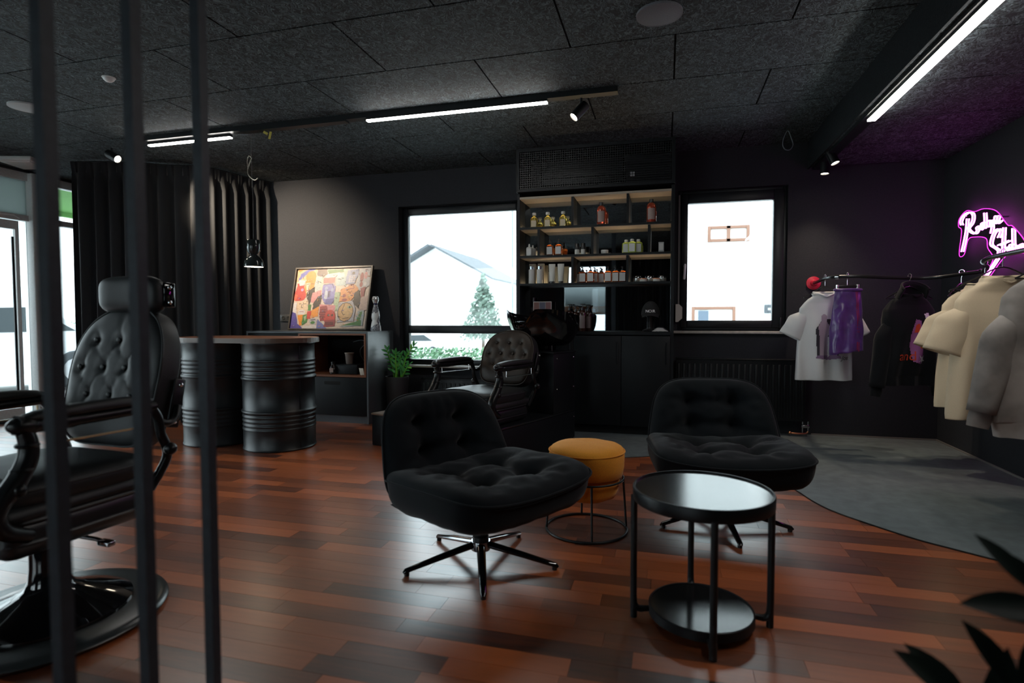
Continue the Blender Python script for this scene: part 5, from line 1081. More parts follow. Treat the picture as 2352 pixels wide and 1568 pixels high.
# ================================================================== BARBER CHAIRS
brass = P('brass_bar', (0.55, 0.42, 0.26), 0.3, metal=1.0)
def barber(t, backH, recl, headrest, pad_m, back_m):
    """x forward, y left; seat top at z=0.60"""
    # skirt with two raised bands
    s = MB().box((0.02, 0, 0.40), (0.50, 0.50, 0.135), bev=0.05, seg=4).build('seat_skirt', P('black_ribbed_skirt', (0.013, 0.015, 0.017), 0.35), t)
    for z in (0.452, 0.385):
        pts = [(0.02 + p[0], p[1], z) for p in (sup(0.256, 0.256, 7)(2 * PI * k / 48) for k in range(48))]
        MB().tube(pts, 0.007, 6, closed=True).build('band', MATS['black_ribbed_skirt'], s)
    c = cushion(sup(0.262, 0.262, 5.5), 0.05, 0.07, lambda x, y, h: (0.03 + x, y, 0.535 + h + 0.012 * x), 64, 12, 7.0, wr=0.003, ws=8).build('seat_cushion', pad_m, t)
    MB().tube([(0.03 + p[0] * 1.002, p[1] * 1.002, 0.548 + 0.012 * p[0]) for p in (sup(0.262, 0.262, 5.5)(2 * PI * k / 64) for k in range(64))], 0.004, 6, closed=True).build('piping', pad_m, c)
    MB().box((0.02, 0, 0.475), (0.52, 0.52, 0.06), bev=0.03, seg=3).build('cushion_base', pad_m, t)
    # backrest
    hw, hh = 0.245, backH / 2
    def out(a):
        x, y = sup(hw, hh, 2.5 if math.sin(a) > 0 else 5.0)(a)
        return (x * (1.0 - 0.06 * max(0, -y / hh)), y)
    tr_ = math.tan(recl)
    def bmap(x, y, h): q = y + hh; return (-0.225 - q * tr_ + 0.35 * x * x + h, x, 0.585 + q + h * tr_)
    rows = ((0.50, (-0.12, 0.0, 0.12)), (0.10, (-0.175, -0.06, 0.06, 0.175)), (-0.30, (-0.12, 0.0, 0.12)))
    bt = [(x, f * hh) for f, xs in rows for x in xs]
    dm = [(x, y, 0.015, 0.018) for x, y in bt]; cr = []
    for i, (x1, y1) in enumerate(bt):
        for x2, y2 in bt[i + 1:]:
            if 0.02 < abs(x1 - x2) < 0.1 and 0.03 < abs(y1 - y2) < 0.45 * hh: cr.append(((x1, y1), (x2, y2), 0.004, 0.005))
    for x in (-0.12, 0, 0.12): cr.append(((x, 0.50 * hh), (x * 1.2, 0.95 * hh), 0.003, 0.005))
    bk = cushion(out, 0.045, 0.035, bmap, 72, 24, 5.0, dm, cr).build('backrest', back_m, t)
    MB().tube([bmap(out(2 * PI * k / 72)[0] * 1.003, out(2 * PI * k / 72)[1] * 1.003, 0.012) for k in range(72)], 0.0045, 6, closed=True).build('piping', back_m, bk)
    bm_ = MB().ball((0, 0, 0), 0.0115, 10, 6, (0.6, 1, 1)).mesh('button', back_m)
    for x, y in bt: link('button', bm_, bk, bmap(x, y, 0.036))
    def rim(u, v):  # padded side band and hard back
        x, y = out(2 * PI * u); k = 1.0 + 0.012 * math.sin(PI * v)
        return bmap(x * k, y * k, 0.01 - 0.075 * v)
    MB().grid(rim, 72, 6, cu=True).build('side_band', pad_m, bk)
    cushion(lambda a: out(a), 0.004, 0.02, lambda x, y, h: bmap(x, y, h - 0.066), 56, 6, 5.0).build('back_shell', pad_m, bk)
    if headrest:
        zt = 0.585 + backH; xt = -0.225 - backH * tr_
        hr = cushion(sup(0.165, 0.078, 4), 0.055, 0.05, lambda x, y, h: (xt - 0.005 + h + 0.5 * x * x, x, zt + 0.055 + y + 0.15 * h), 56, 12, 3.5).build('headrest', pad_m, t)
        for sy in (-1, 1):
            pl_ = MB().box((xt - 0.035 + 0.012, sy * 0.167, zt + 0.055), (0.05, 0.012, 0.10), bev=0.005).build('end_plate', gloss_black, hr)
            for dz in (-0.03, 0.03): MB().ball((xt - 0.03 + 0.012, sy * 0.1755, zt + 0.055 + dz), 0.009).build('screw', chrome, pl_)
        MB().tube([(xt - 0.03, 0, zt + 0.06), (xt - 0.02, 0, zt - 0.12)], 0.012, 8).build('headrest_post', gloss_black, t)
    # arms
    for sy in (-1, 1):
        y = sy * 0.295
        ap = cushion(sup(0.215, 0.036, 3.0), 0.022, 0.014, lambda x, yy, h: (0.03 + x, y + yy * (0.85 + 0.25 * max(0, x / 0.215)), 0.786 + h - 0.12 * x * x), 44, 8, 4.0).build('arm_pad', pad_m, t)
        fr = MB()
        fr.tube(spline([(-0.19, y, 0.758), (-0.05, y, 0.755), (0.10, y, 0.755), (0.20, y, 0.758), (0.255, y, 0.765)], 5), [0.02] * 10 + [0.024] * 6 + [0.03] * 5, 10)
        fr.ball((0.235, y, 0.762), 0.038, 14, 8, (1.15, 0.9, 0.72))
        fr.tube(spline([(0.235, y, 0.755), (0.222, y, 0.71), (0.225, y, 0.66), (0.255, y, 0.60), (0.30, y, 0.545), (0.315, y, 0.50), (0.29, y, 0.455), (0.22, y * 0.95, 0.42)], 6), [0.022 + 0.008 * math.sin(PI * i / 42) for i in range(43)], 10)
        for px_, pz in ((0.225, 0.70), (0.24, 0.63)): fr.tube(circ_at(px_, y, pz, 0.026), 0.006, 6, closed=True)
        fr.ball((0.262, y + sy * 0.02, 0.575), 0.02, 12, 8)
        # rear bracket
        fr.tube(spline([(-0.18, y, 0.752), (-0.205, y, 0.71), (-0.215, y, 0.65), (-0.235, y, 0.60), (-0.25, y * 0.93, 0.54), (-0.20, y * 0.85, 0.44)], 6), 0.017, 10)
        fr.tube(spline([(-0.205, y, 0.70), (-0.245, y, 0.685), (-0.285, y * 0.97, 0.70), (-0.31, y * 0.92, 0.74)], 5), 0.013, 8)
        fr.ball((-0.238, y + sy * 0.018, 0.59), 0.024, 12, 8)
        fr.build('arm_frame', gloss_black if False else P('black_enamel_arm', (0.005, 0.006, 0.007), 0.33, spec=0.35), t)
        sp = MB().box((-0.31, sy * 0.262, 0.75), (0.05, 0.012, 0.19), rot=(0, -recl, 0), bev=0.005).build('side_plate', MATS['black_enamel_arm'], t)
        for dz in (-0.07, 0.07): MB().ball((-0.31 - dz * tr_, sy * 0.27, 0.75 + dz), 0.009).build('screw', chrome, sp)
        MB().tube([(0.155, y + sy * 0.012, 0.735), (0.155, y + sy * 0.012, 0.695), (-0.165, y + sy * 0.012, 0.690), (-0.165, y + sy * 0.012, 0.735)], 0.004, 6).build('towel_bar', brass if headrest else chrome, t)
def circ_at(x, y, z, r, n=18): return [(x + r * math.cos(2 * PI * k / n), y + r * math.sin(2 * PI * k / n), z) for k in range(n)]
bc = thing('barber_chair', 'black button-tufted barber chair with headrest behind the bars', 'barber chair', (-2.13, 1.50, 0), math.radians(-94), 'tufted barber chairs')
barber(bc, 0.535, math.radians(13), True, leather, leather)
MB().lathe([(0, 0.0), (0.335, 0.0), (0.36, 0.006), (0.366, 0.016), (0.36, 0.026), (0.335, 0.032), (0.25, 0.036), (0, 0.036)], 72).build('base_plate', P('satin_base_plate', (0.020, 0.024, 0.026), 0.28), bc)
MB().lathe([(0.252, 0.034), (0.25, 0.046), (0.22, 0.062), (0.16, 0.085), (0.11, 0.105), (0.075, 0.125), (0.062, 0.15), (0.058, 0.20), (0.056, 0.345), (0, 0.345)], 64).build('pedestal', gloss_black, bc)
b = MB().tube([(-0.04, 0.05, 0.30), (-0.06, 0.16, 0.29), (-0.06, 0.20, 0.285)], 0.008, 8); b.box((-0.06, 0.21, 0.283), (0.03, 0.06, 0.02), bev=0.006); b.build('pump_lever', chrome_dark, bc)
b = MB()
for sy in (-1, 1): b.tube(spline([(0.22, sy * 0.17, 0.38), (0.33, sy * 0.17, 0.34), (0.40, sy * 0.17, 0.24), (0.45, sy * 0.17, 0.13)], 6), 0.014, 8)
b.tube([(0.44, -0.19, 0.15), (0.44, 0.19, 0.15)], 0.012, 8); b.build('footrest_frame', MATS['black_enamel_arm'], bc)
MB().box((0.50, 0, 0.13), (0.16, 0.40, 0.035), rot=(0, 0.35, 0), bev=0.015, seg=3).build('footrest_pad', gloss_black, bc)

WA = math.radians(-110.3); WO = Vector((-1.32, 4.119, 0))
def wloc(x, y, z): return (WO.x + x * math.cos(WA) - y * math.sin(WA), WO.y + x * math.sin(WA) + y * math.cos(WA), z)
wu = thing('wash_unit', 'black hair-wash station with platform and glossy basin', 'wash station', (WO.x, WO.y, 0), WA)
MB().bx(-0.85, 0.30, -0.26, 0.30, 0.0, 0.282, 0.002).build('platform', cabinet_m, wu)
MB().bx(-0.852, 0.302, -0.262, 0.302, 0.286, 0.30, 0.003).build('platform_top', P('satin_black_platform', (0.014, 0.016, 0.018), 0.20, spec=0.6), wu)
MB().bx(-0.85, -0.50, -0.24, 0.30, 0.301, 0.79, 0.003).build('column', cabinet_m, wu)
MB().bx(-0.86, -0.49, -0.25, 0.305, 0.79, 0.803, 0.002).build('column_top', cabinet_m, wu)
scr = MB().ball((0, 0, 0), 0.006, 8, 5).mesh('screw', chrome)
for x, z in ((-0.82, 0.75), (-0.55, 0.75), (-0.82, 0.50), (-0.55, 0.50), (-0.83, 0.24), (-0.83, 0.06), (0.28, 0.24), (0.28, 0.06)): link('screw', scr, wu, (x, 0.302, z))
def basin(u, v):
    # v 0..1 outside from foot to rim, 1..2 inside from rim to drain
    a = 2 * PI * u; e = math.cos(a); s = math.sin(a)
    rimz = 1.118 + 0.052 * e
    rimz = min(rimz, 1.152); rimz -= 0.13 * math.exp(-(min(abs(a), 2 * PI - abs(a)) / 0.36) ** 4)
    vv = v * 2
    if vv <= 1:
        f = vv; g = math.sin(f * PI / 2) ** 0.8
        rx, ry = 0.12 + 0.265 * g, 0.13 + 0.155 * g
        z = 0.84 + (rimz - 0.84) * (1 - math.cos(f * PI / 2)) ** 0.85
        ox = 0.06 * f
    else:
        f = 2 - vv; g = math.sin(f * PI / 2) ** 0.7 if f > 0 else 0
        rx, ry = 0.362 * g, 0.262 * g
        z = 0.90 + (rimz - 0.90) * max(0, (1 - math.cos(f * PI / 2))) ** 1.1
        ox = 0.06 * f
    return (-0.80 + ox + rx * e, 0.05 + ry * s, z)
bs_ = MB().grid(basin, 64, 36, cu=True).build('basin', gloss_black, wu)
MB().lathe([(0.0, 0.803), (0.11, 0.803), (0.12, 0.82), (0.125, 0.86), (0, 0.86)], 28, c=(-0.76, 0.03, 0)).build('basin_foot', gloss_black, wu)
MB().tube([(-0.70, 0.16, 0.80), (-0.68, 0.17, 0.86)], 0.008, 8).build('hose', chrome, bs_)
cushion(sup(0.06, 0.09, 3), 0.02, 0.02, lambda x, y, h: (-0.43 + x * 0.35, 0.05 + y, 1.015 + x * 0.5 + h), 32, 8, 3).build('neck_rest', gloss_black, bs_)
wc = thing('barber_chair', 'black button-tufted wash chair without headrest on the platform', 'barber chair', (WO.x, WO.y, -0.032), WA, 'tufted barber chairs')
barber(wc, 0.42, math.radians(20), False, leather, leather_warm_lit)
# low block with wooden top in front of the wash chair
t = thing('foot_block', 'low black block with a brown wooden top beyond the lounge chair', 'footstool', (-2.30, 4.38, 0), math.radians(-20))
MB().box((0.06, 0, 0.13), (0.30, 0.16, 0.26), bev=0.006).build('body', cabinet_m, t); MB().box((0.06, 0, 0.267), (0.31, 0.17, 0.014), bev=0.003).build('top', P('brown_wood_top', (0.16, 0.11, 0.08), 0.5), t)
t = thing('paper_scrap', 'tiny white paper scrap on the wooden floor between two bars', 'paper', (-2.98, 2.66, 0.0005), 0.4)
MB().grid(lambda u, v: ((u - 0.5) * 0.05, (v - 0.5) * 0.03, 0.001 + 0.008 * u * v), 4, 3).build('sheet', P('white_paper', (0.75, 0.77, 0.78), 0.7), t)

# ================================================================== BAR SCREEN IN THE FOREGROUND
t = thing('bar_screen', 'screen of upright black square tubes close to the viewer', 'partition', (-0.905, 0.0, 0))
for yy in (0.355, 0.505, 0.655, 0.804, 0.954):
    MB().bx(-0.0105, 0.0105, yy - 0.0105, yy + 0.0105, 0.02, ZC - 0.012).build('bar', bar_m, t)
MB().bx(-0.02, 0.02, 0.30, 0.985, 0.0, 0.02).build('bottom_rail', bar_m, t); MB().bx(-0.02, 0.02, 0.30, 0.985, ZC - 0.012, ZC - 0.0005).build('top_rail', bar_m, t)

# ================================================================== NEON SIGN
nm_white = EM('neon_core', (1.0, 0.11, 0.85), 13.0); nm_edge = EM('neon_edge_glow', (0.95, 0.04, 0.75), 1.6)
NEON = {'R': [[(5.259, 1.804), (5.275, 1.831), (5.243, 1.867), (5.176, 1.883), (5.112, 1.871), (5.087, 1.838), (5.104, 1.794), (5.155, 1.76), (5.1, 1.721), (5.048, 1.708), (5.017, 1.727)], [(5.173, 1.839), (5.185, 1.745), (5.212, 1.66), (5.242, 1.593)]],
    'u': [[(5.017, 1.727), (5.031, 1.746), (4.99, 1.753), (4.98, 1.725), (4.948, 1.743), (4.95, 1.772)]], 'd': [[(4.926, 1.839), (4.917, 1.738), (4.956, 1.738), (4.964, 1.765), (4.922, 1.771)]],
    'g': [[(4.834, 1.769), (4.875, 1.77), (4.879, 1.739), (4.843, 1.73), (4.832, 1.766), (4.822, 1.717), (4.834, 1.678)]], 'e': [[(4.787, 1.746), (4.76, 1.76), (4.75, 1.78), (4.784, 1.789), (4.788, 1.756), (4.759, 1.737), (4.716, 1.75)]],
    'S': [[(4.739, 1.635), (4.714, 1.67), (4.745, 1.694), (4.794, 1.676), (4.828, 1.624), (4.824, 1.592), (4.771, 1.566), (4.733, 1.544), (4.732, 1.519)], [(4.744, 1.489), (4.792, 1.45), (4.887, 1.381)]],
    't': [[(4.675, 1.695), (4.678, 1.598), (4.675, 1.522), (4.644, 1.521)], [(4.733, 1.581), (4.669, 1.588), (4.604, 1.596)]], 'u2': [[(4.644, 1.521), (4.64, 1.557), (4.602, 1.523), (4.588, 1.551), (4.576, 1.521)]],
    'd2': [[(4.568, 1.673), (4.561, 1.595), (4.556, 1.529), (4.587, 1.533), (4.594, 1.564), (4.559, 1.565)]], 'i': [[(4.526, 1.526), (4.518, 1.554), (4.487, 1.521)]], 'o': [[(4.487, 1.521), (4.474, 1.549), (4.441, 1.553), (4.425, 1.526), (4.458, 1.518), (4.469, 1.542)]]}
t = thing('neon_sign', 'pink neon handwriting sign on the dark right wall', 'neon sign', (0, 0, 0))
for k, strokes in NEON.items():
    b = MB()
    for st in strokes: b.tube(spline([(2.235, a, c) for a, c in st], 6), 0.0055, 8)
    b.build('letter', nm_white, t)
NB = [(5.315, 1.799), (5.305, 1.86), (5.198, 1.903), (5.077, 1.875), (4.942, 1.872), (4.779, 1.825), (4.642, 1.709), (4.581, 1.69), (4.458, 1.591), (4.40, 1.498), (4.642, 1.499), (4.854, 1.362), (4.937, 1.368), (4.804, 1.488), (4.878, 1.579), (4.906, 1.652), (5.055, 1.682), (5.158, 1.676), (5.212, 1.569), (5.292, 1.576), (5.264, 1.756)]
nbs = spline([(2.243, a, c) for a, c in NB], 5, True)
MB().tube(nbs, 0.003, 6, closed=True).build('acrylic_edge', nm_edge, t)
b = MB(); b.add([tuple(p) for p in nbs], [tuple(range(len(nbs)))]); b.build('acrylic_plate', GLASS('clear_acrylic', (0.96, 0.9, 0.95)), t)
for yy, zz_ in ((5.2, 1.86), (4.75, 1.78), (4.5, 1.56), (4.82, 1.45)): MB().tube([(2.24, yy, zz_), (2.2995, yy, zz_)], 0.006, 8).build('stand_off', chrome_dark, t)

# ================================================================== CLOTHES RAIL
t = thing('clothes_rail', 'curved black pipe clothes rail with a red wall flange', 'clothes rail', (0, 0, 0))
RAIL = spline([(1.296, 5.70, 1.392), (1.275, 5.45, 1.392), (1.262, 5.20, 1.40), (1.30, 5.03, 1.40), (1.45, 4.98, 1.398), (1.70, 5.00, 1.385), (1.92, 4.98, 1.378), (2.04, 4.80, 1.388), (2.075, 4.58, 1.392), (2.00, 4.35, 1.398), (1.86, 4.08, 1.405), (1.765, 3.85, 1.41), (1.73, 3.6, 1.412), (1.72, 3.2, 1.412), (1.74, 2.7, 1.412), (1.9, 2.45, 1.412), (2.27, 2.40, 1.412)], 10)
MB().tube(RAIL, 0.0135, 12).build('pipe', P('black_steel_pipe', (0.03, 0.032, 0.035), 0.28, metal=0.7), t)
red_fl = P('red_flange_paint', (0.55, 0.02, 0.05), 0.35)
MB().lathe([(0, 0), (0.06, 0), (0.06, 0.012), (0.03, 0.02), (0.022, 0.04), (0, 0.04)], 32, mtx=Matrix.Translation((1.296, 5.7195, 1.392)) @ Matrix.Rotation(PI / 2, 4, 'X')).build('flange', red_fl, t)
MB().lathe([(0, 0), (0.06, 0), (0.06, 0.012), (0.03, 0.02), (0.022, 0.04), (0, 0.04)], 32, mtx=Matrix.Translation((2.2995, 2.40, 1.412)) @ Matrix.Rotation(-PI / 2, 4, 'Y')).build('flange', red_fl, t)
for p, q in ((RAIL[80], RAIL[82]), (RAIL[102], RAIL[104]), (RAIL[30], RAIL[32])): MB().tube([p, q], 0.018, 12).build('coupling', chrome_dark, t)
hook_m = P('steel_hook', (0.6, 0.6, 0.62), 0.25, metal=0.9)
def rail_at(i): return RAIL[i]
def hanger(label, p, rz, wide=0.2, clip=False):
    t = thing('clothes_hanger', label, 'hanger', (p[0], p[1], p[2] + 0.018), rz, 'clothes hangers on the rail')
    MB().tube(spline([(0.0, 0.012, -0.012), (0.0, 0.016, 0.0), (0.0, 0.008, 0.012), (0.0, -0.008, 0.012), (0.0, -0.017, -0.002), (0.0, -0.010, -0.022), (0.0, 0.0, -0.04), (0.0, 0.0, -0.085)], 5), 0.0025, 6).build('hook', hook_m, t)
    b = MB()
    if clip:
        b.box((0, 0, -0.095), (0.15, 0.012, 0.022), bev=0.003); b.build('bar', cap_b, t)
        for sx in (-1, 1): MB().box((sx * 0.072, 0, -0.105), (0.016, 0.03, 0.05), bev=0.003).build('clip', hook_m, t)
    else:
        b.tube(spline([(-wide, 0, -0.175), (-wide * 0.6, 0, -0.135), (0, 0, -0.083), (wide * 0.6, 0, -0.135), (wide, 0, -0.175)], 4), 0.004, 6); b.tube([(-wide, 0, -0.176), (wide, 0, -0.176)], 0.003, 6); b.build('frame', cap_b, t)
    return t
FRONT = {}
def garment(name, label, cat, p, rz, m, L=0.74, sh=0.235, bw=0.265, dp=0.055, sl=0.26, sw=0.095, splay=0.42, flare=0.02, seed=1, neck=0.085, hem=None, collar_m=None, sub=None, kind='tee', zdrop=0.115, group='garments hanging on the clothes rail'):
    """hangs from rail point p; local x across the shoulders, -y is the front"""
    t = thing(name, label, cat, (p[0], p[1], p[2] - zdrop), rz, group)
    rows = [(-L, bw + flare, dp * 0.75), (-L + 0.03, bw + flare, dp * 0.85), (-L * 0.75, bw + flare * 0.6, dp), (-L * 0.5, bw, dp * 1.05), (-0.30, bw - 0.005, dp * 1.1), (-0.20, sh + 0.012, dp), (-0.13, sh + 0.004, dp * 0.8), (-0.085, sh - 0.03, dp * 0.65), (-0.055, sh * 0.68, dp * 0.72), (-0.03, sh * 0.48, dp * 0.85), (-0.012, neck + 0.012, dp * 0.95), (0.0, neck, dp * 0.9)]
    def body(u, v):
        k = v * (len(rows) - 1); i = min(len(rows) - 2, int(k)); f = k - i
        z, a, d = [rows[i][q] + (rows[i + 1][q] - rows[i][q]) * f for q in range(3)]
        an = 2 * PI * u; x = a * math.copysign(abs(math.cos(an)) ** 0.8, math.cos(an)); y = d * math.copysign(abs(math.sin(an)) ** 0.7, math.sin(an))
        low = max(0, min(1, (-z - 0.1) / 0.5))
        y += 0.018 * low * math.sin(x * 38 + seed * 2 + 1.5 * math.sin(z * 4 + seed)) + 0.010 * noise.noise((x * 9 + seed, z * 5, math.sin(an) * 0.6))
        z += 0.012 * noise.noise((x * 5, seed * 3.1, 0)) * low
        if z > -0.02 and y < 0: z -= 0.035 * (1 - abs(x) / max(a, 1e-3)) * (f if i >= 10 else 0.0)   # dipped front neckline
        return (x, y, z)
    bd = MB().grid(body, 56, 44, cu=True)
    for s in (-1, 1):
        x0 = s * (sh - 0.02); dirx = s * math.sin(splay); dirz = -math.cos(splay)
        def sleeve(u, v):
            an = 2 * PI * u; q = v * sl; e = min(1.0, v / 0.35); e = e * e * (3 - 2 * e)
            r = (sw * (0.90 + 0.18 * v) if kind == 'tee' else sw * (1 - 0.42 * v)) * (0.45 + 0.55 * e)
            cx = x0 + dirx * q - s * 0.055 * (1 - e); cz = -0.165 + dirz * q + 0.015 * (1 - e)
            ox, oy = math.cos(an) * r, math.sin(an) * dp * (0.85 if kind == 'tee' else 0.7) * (0.75 + 0.25 * e)
            wob = 0.010 * noise.noise((an * 0.8, q * 11, seed + s))
            return (cx + ox * math.cos(splay) * s + wob, oy + wob, cz + ox * math.sin(splay) * 1.0)
        bd.grid(sleeve, 26, 14, cu=True)
    def front(x, z):
        for i in range(len(rows) - 1):
            if rows[i][0] <= z <= rows[i + 1][0]: f = (z - rows[i][0]) / (rows[i + 1][0] - rows[i][0]); break
        else: i, f = 0, 0.0
        a = rows[i][1] + (rows[i + 1][1] - rows[i][1]) * f
        c = max(-0.999, min(0.999, x / a)); an = math.acos(math.copysign(abs(c) ** 1.25, c))
        return body(1 - an / (2 * PI), (i + f) / (len(rows) - 1))[1]
    FRONT[t.name] = front
    bo = bd.build('body', m, t)
    sol = bo.modifiers.new('cloth_thickness', 'SOLIDIFY'); sol.thickness = 0.004; sol.offset = 0
    cm = collar_m or m
    if kind != 'hoodie':
        pts = []
        for k in range(36):
            an = 2 * PI * k / 36; x = (neck + 0.003) * math.cos(an); y = dp * 0.9 * math.sin(an)
            pts.append((x, y, -0.001 - (0.035 * (1 - abs(math.cos(an))) if y < 0 else 0)))
        MB().tube(pts, 0.009, 8, closed=True).build('collar', cm, t)
    if hem:
        def hm(u, v):
            x, y, z = body(u, 0); return (x * 1.006 * (1 - 0.05 * (1 - v)), y * 1.08, -L - 0.075 * (1 - v) + 0.01)
        MB().grid(hm, 48, 4, cu=True).build('hem_band', m, t)
        for s in (-1, 1):
            cx = s * (sh - 0.02) + s * math.sin(splay) * sl; cz = -0.165 - math.cos(splay) * sl
            MB().lathe([(sw * 0.52, 0.0), (sw * 0.54, -0.035), (sw * 0.5, -0.07)], 20, mtx=Matrix.Translation((cx, 0, cz)) @ Matrix.Rotation(-s * splay, 4, 'Y') @ Matrix.Scale(0.6, 4, (0, 1, 0))).build('cuff', m, t)
    if kind == 'hoodie':
        def hood(u, v):
            a = PI * (u - 0.5) * 1.15; r = 0.105 + 0.03 * math.sin(PI * v)
            return (r * math.sin(a) * (1 - 0.3 * v), 0.05 - 0.02 + r * 0.55 * math.cos(a) * (1 - 0.2 * v) - 0.09 * (1 - v), 0.035 - 0.17 * v + 0.05 * math.cos(a) * (1 - v))
        h_ = MB().grid(hood, 24, 12).build('hood', m, t); so = h_.modifiers.new('cloth_thickness', 'SOLIDIFY'); so.thickness = 0.012
        MB().tube([hood(i / 24, 0) for i in range(25)], 0.009, 8).build('hood_seam', m, t)
    return t
cloth_w = add_noise(P('white_jersey', (0.62, 0.63, 0.64), 0.9), 300, 0.03, 0.15, dist=0.0006)
cloth_c = add_noise(P('cream_jersey', (0.66, 0.53, 0.36), 0.9), 300, 0.04, 0.2, dist=0.0006)
cloth_k = add_noise(P('black_fleece', (0.006, 0.0065, 0.008), 0.95, spec=0.15, Sheen_Weight=0.08), 300, 0.2, 0.2, dist=0.0006)
cloth_g = add_noise(P('washed_grey_fleece', (0.26, 0.235, 0.215), 0.95), 7, 0.35, 0.1, dist=0.0008)
purple_s = add_noise(P('purple_satin', (0.075, 0.025, 0.16), 0.28, Sheen_Weight=0.2), 14, 0.25, 0.6, dist=0.004)
HG = lambda p: (p[0], p[1], p[2])
# white printed T-shirt
p = Vector((1.262, 5.18, 1.40)); hanger('hanger carrying the white printed T-shirt', p, math.radians(4), 0.16)
ws_ = garment('t_shirt', 'white T-shirt with a purple-black print beside the red flange', 'T-shirt', p, math.radians(4), cloth_w, L=0.72, sh=0.185, bw=0.20, sl=0.22, sw=0.085, splay=0.45, seed=3)
def print_on(parent, polys):
    """flat prints laid on the front of the cloth"""
    fr = FRONT[parent.name]
    def inside(x, z, pts):
        c = False
        for (x1, z1), (x2, z2) in zip(pts, pts[1:] + pts[:1]):
            if (z1 > z) != (z2 > z) and x < (x2 - x1) * (z - z1) / (z2 - z1) + x1: c = not c
        return c
    for pts, m, dz in polys:
        x0, x1, z0, z1 = min(p_[0] for p_ in pts), max(p_[0] for p_ in pts), min(p_[1] for p_ in pts), max(p_[1] for p_ in pts)
        st = 0.006; b = MB(); q = lambda x, z: (x, fr(x, z) - 0.004 - 0.0008 * dz, z)
        for i in range(int((x1 - x0) / st) + 1):
            for j in range(int((z1 - z0) / st) + 1):
                x, z = x0 + i * st, z0 + j * st
                if inside(x + st / 2, z + st / 2, pts): b.add([q(x, z), q(x + st, z), q(x + st, z + st), q(x, z + st)], [(0, 1, 2, 3)])
        b.build('print', m, parent)
def text_on(body, size, m, parent, x, z, shear=0.0):
    o = text(body, size, m, parent, (0, 0, 0), (0, 0, 0), shear=shear); fr = FRONT[parent.name]
    for v in o.data.vertices:
        X, Z = v.co.x + x, v.co.y + z; v.co = (X, fr(X, Z) - 0.0055 - v.co.z * 0.2, Z)
pv = P('violet_print', (0.20, 0.12, 0.22), 0.8); pk = P('black_print', (0.03, 0.025, 0.035), 0.8); pm = P('mauve_print', (0.36, 0.28, 0.34), 0.8); pp = P('pink_purple_print', (0.34, 0.11, 0.30), 0.8)
figure = lambda ox, s: [(ox - 0.03 * s, -0.52), (ox - 0.035 * s, -0.36), (ox - 0.045 * s, -0.28), (ox - 0.02 * s, -0.235), (ox - 0.018 * s, -0.19), (ox + 0.0, -0.175), (ox + 0.018 * s, -0.19), (ox + 0.02 * s, -0.235), (ox + 0.045 * s, -0.28), (ox + 0.035 * s, -0.36), (ox + 0.03 * s, -0.52)]
print_on(ws_, [([(-0.07, -0.53), (-0.085, -0.30), (-0.03, -0.22), (0.05, -0.22), (0.09, -0.30), (0.09, -0.53)], pk, 0), (figure(-0.02, 1.0), pm, 1), (figure(0.055, 0.8), pv, 1), ([(-0.08, -0.535), (-0.07, -0.515), (0.10, -0.515), (0.11, -0.535), (0.02, -0.55)], pv, 2)])
text_on('Karl', 0.055, pk, ws_, 0.10, -0.50, 0.3); text_on('Jos', 0.05, pk, ws_, 0.14, -0.55, 0.3)
# purple shorts on a clip hanger
p = Vector((1.375, 5.0, 1.399)); hanger('clip hanger carrying the purple shorts', p, math.radians(2), clip=True)
sh_ = thing('satin_shorts', 'shiny purple shorts with red side stripe clipped on a hanger', 'shorts', (p.x, p.y - 0.02, p.z - 0.075), math.radians(2), 'garments hanging on the clothes rail')
def shorts(u, v):
    an = 2 * PI * u; a = 0.088 + 0.028 * min(1, v * 1.6) ; d = 0.02 + 0.03 * v
    x = a * math.copysign(abs(math.cos(an)) ** 0.8, math.cos(an)) - 0.006 * v; y = d * math.sin(an)
    y += 0.012 * v * math.sin(x * 60 + 4 * v) + 0.012 * noise.noise((x * 20, v * 7, 2)); z = -0.02 - 0.50 * v + 0.012 * noise.noise((x * 12, 3, v * 6))
    if v > 0.85: z += (v - 0.85) * 0.12 * (x / 0.11)
    return (x, y, z)
so_ = MB().grid(shorts, 44, 26, cu=True).build('body', purple_s, sh_); sm_ = so_.modifiers.new('cloth_thickness', 'SOLIDIFY'); sm_.thickness = 0.003
MB().grid(lambda u, v: (lambda q: (q[0], q[1] - 0.0035, q[2]))(shorts(0.828 + 0.010 * u, 0.06 + 0.94 * v)), 2, 24).build('side_stripe', P('red_stripe', (0.30, 0.01, 0.02), 0.5), sh_); MB().grid(lambda u, v: (lambda q: (q[0], q[1] - 0.0035, q[2]))(shorts(0.852 + 0.010 * u, 0.06 + 0.94 * v)), 2, 24).build('side_stripe', MATS['red_stripe'], sh_)
MB().tube([(0.093 * math.cos(2 * PI * k / 32), 0.024 * math.sin(2 * PI * k / 32), -0.03) for k in range(32)], 0.012, 8, closed=True).build('waistband', purple_s, sh_)
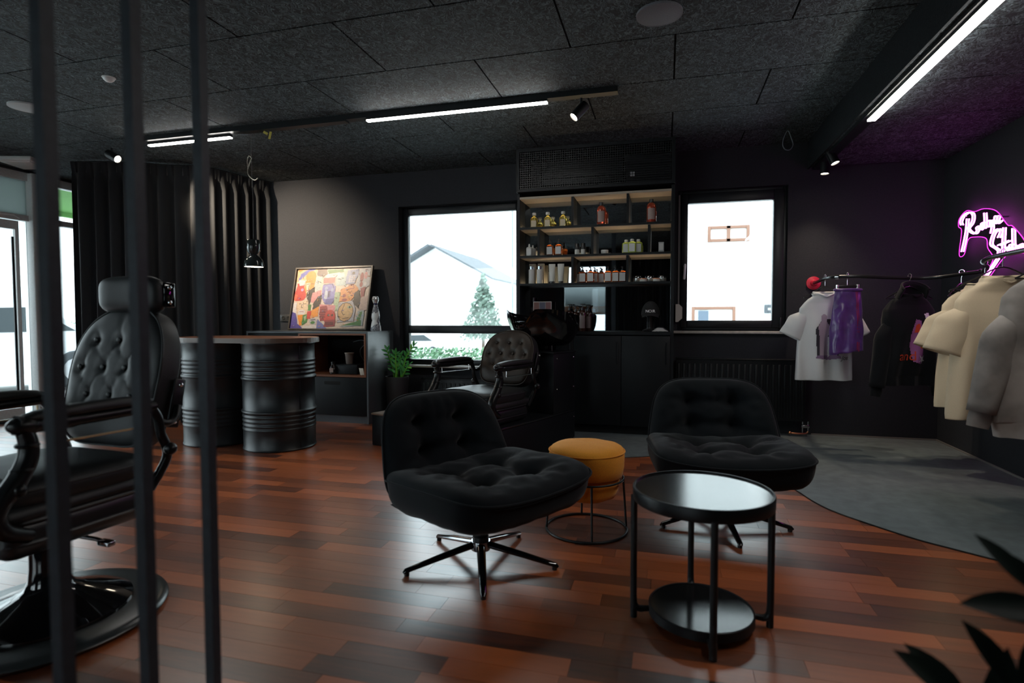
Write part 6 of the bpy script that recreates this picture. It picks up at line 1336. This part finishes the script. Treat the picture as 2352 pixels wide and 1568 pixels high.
# hoodie
p = Vector((1.80, 5.0, 1.38)); hanger('hanger carrying the black hoodie', p, math.radians(22))
hd = garment('hoodie', 'black hoodie with purple and red print', 'hoodie', p, math.radians(22), cloth_k, L=0.64, sh=0.195, bw=0.205, dp=0.075, sl=0.56, sw=0.085, splay=0.14, seed=5, hem=True, kind='hoodie')
ro = P('red_print', (0.62, 0.06, 0.02), 0.7); orp = P('orange_print', (0.55, 0.14, 0.02), 0.7); wp = P('white_print', (0.8, 0.8, 0.8), 0.6)
print_on(hd, [([(-0.02, -0.52), (-0.05, -0.40), (-0.04, -0.30), (0.0, -0.20), (0.04, -0.21), (0.035, -0.33), (0.06, -0.44), (0.045, -0.54)], pp, 0), ([(0.03, -0.42), (0.045, -0.30), (0.075, -0.29), (0.07, -0.42)], orp, 1), ([(-0.02, -0.30), (0.0, -0.24), (0.03, -0.23), (0.02, -0.30)], ro, 1), ([(0.07, -0.16), (0.11, -0.15), (0.12, -0.19), (0.08, -0.2)], wp, 1), ([(0.02, -0.52), (0.035, -0.50), (0.02, -0.475), (0.045, -0.49), (0.065, -0.47), (0.06, -0.5), (0.08, -0.515), (0.055, -0.515), (0.045, -0.54), (0.04, -0.515)], wp, 3)])
text_on('and', 0.10, ro, hd, -0.07, -0.51)
# black long-sleeve half hidden
p = Vector((2.045, 4.78, 1.388)); hanger('hanger carrying the black long-sleeved top', p, math.radians(42), 0.17)
ls = garment('long_sleeve_top', 'black long-sleeved top half hidden behind the cream shirts', 'top', p, math.radians(42), cloth_k, L=0.66, sh=0.175, bw=0.19, dp=0.06, sl=0.58, sw=0.075, splay=0.10, seed=8, hem=True, kind='long')
text_on('and', 0.09, P('dim_red_print', (0.08, 0.01, 0.008), 0.8), ls, -0.08, -0.50)
# two cream T-shirts
p = Vector((1.93, 4.22, 1.402)); hanger('hanger carrying the cream T-shirt nearer the hoodie', p, math.radians(6))
garment('t_shirt', 'plain cream T-shirt further back next to the black tops', 'T-shirt', p, math.radians(6), cloth_c, L=0.78, sh=0.225, bw=0.235, dp=0.06, sl=0.26, sw=0.10, splay=0.34, seed=11)
p = Vector((1.735, 3.62, 1.412)); hanger('hanger carrying the cream T-shirt beside the grey polo', p, math.radians(8))
garment('t_shirt', 'plain cream T-shirt in front with its collar in full view', 'T-shirt', p, math.radians(8), cloth_c, L=0.77, sh=0.22, bw=0.235, dp=0.065, sl=0.26, sw=0.10, splay=0.30, seed=13)
# grey polo at the picture edge
p = Vector((1.72, 3.12, 1.412)); hanger('hanger carrying the washed grey polo shirt', p, math.radians(12))
gp = garment('polo_shirt', 'washed grey long-sleeved polo shirt cut by the picture edge', 'polo shirt', p, math.radians(12), cloth_g, L=0.70, sh=0.24, bw=0.25, dp=0.07, sl=0.50, sw=0.095, splay=0.22, seed=17, hem=True, kind='long')
MB().prism([(-0.10, 0.01), (-0.15, -0.10), (-0.02, -0.13), (0.0, -0.06)], 0, 0.006, Matrix.Translation((0, -0.066, 0)) @ Matrix.Rotation(PI / 2, 4, 'X')).build('collar_flap', cloth_g, gp)
MB().prism([(0.10, 0.01), (0.15, -0.10), (0.02, -0.13), (0.0, -0.06)], 0, 0.006, Matrix.Translation((0, -0.066, 0)) @ Matrix.Rotation(PI / 2, 4, 'X')).build('collar_flap', cloth_g, gp)
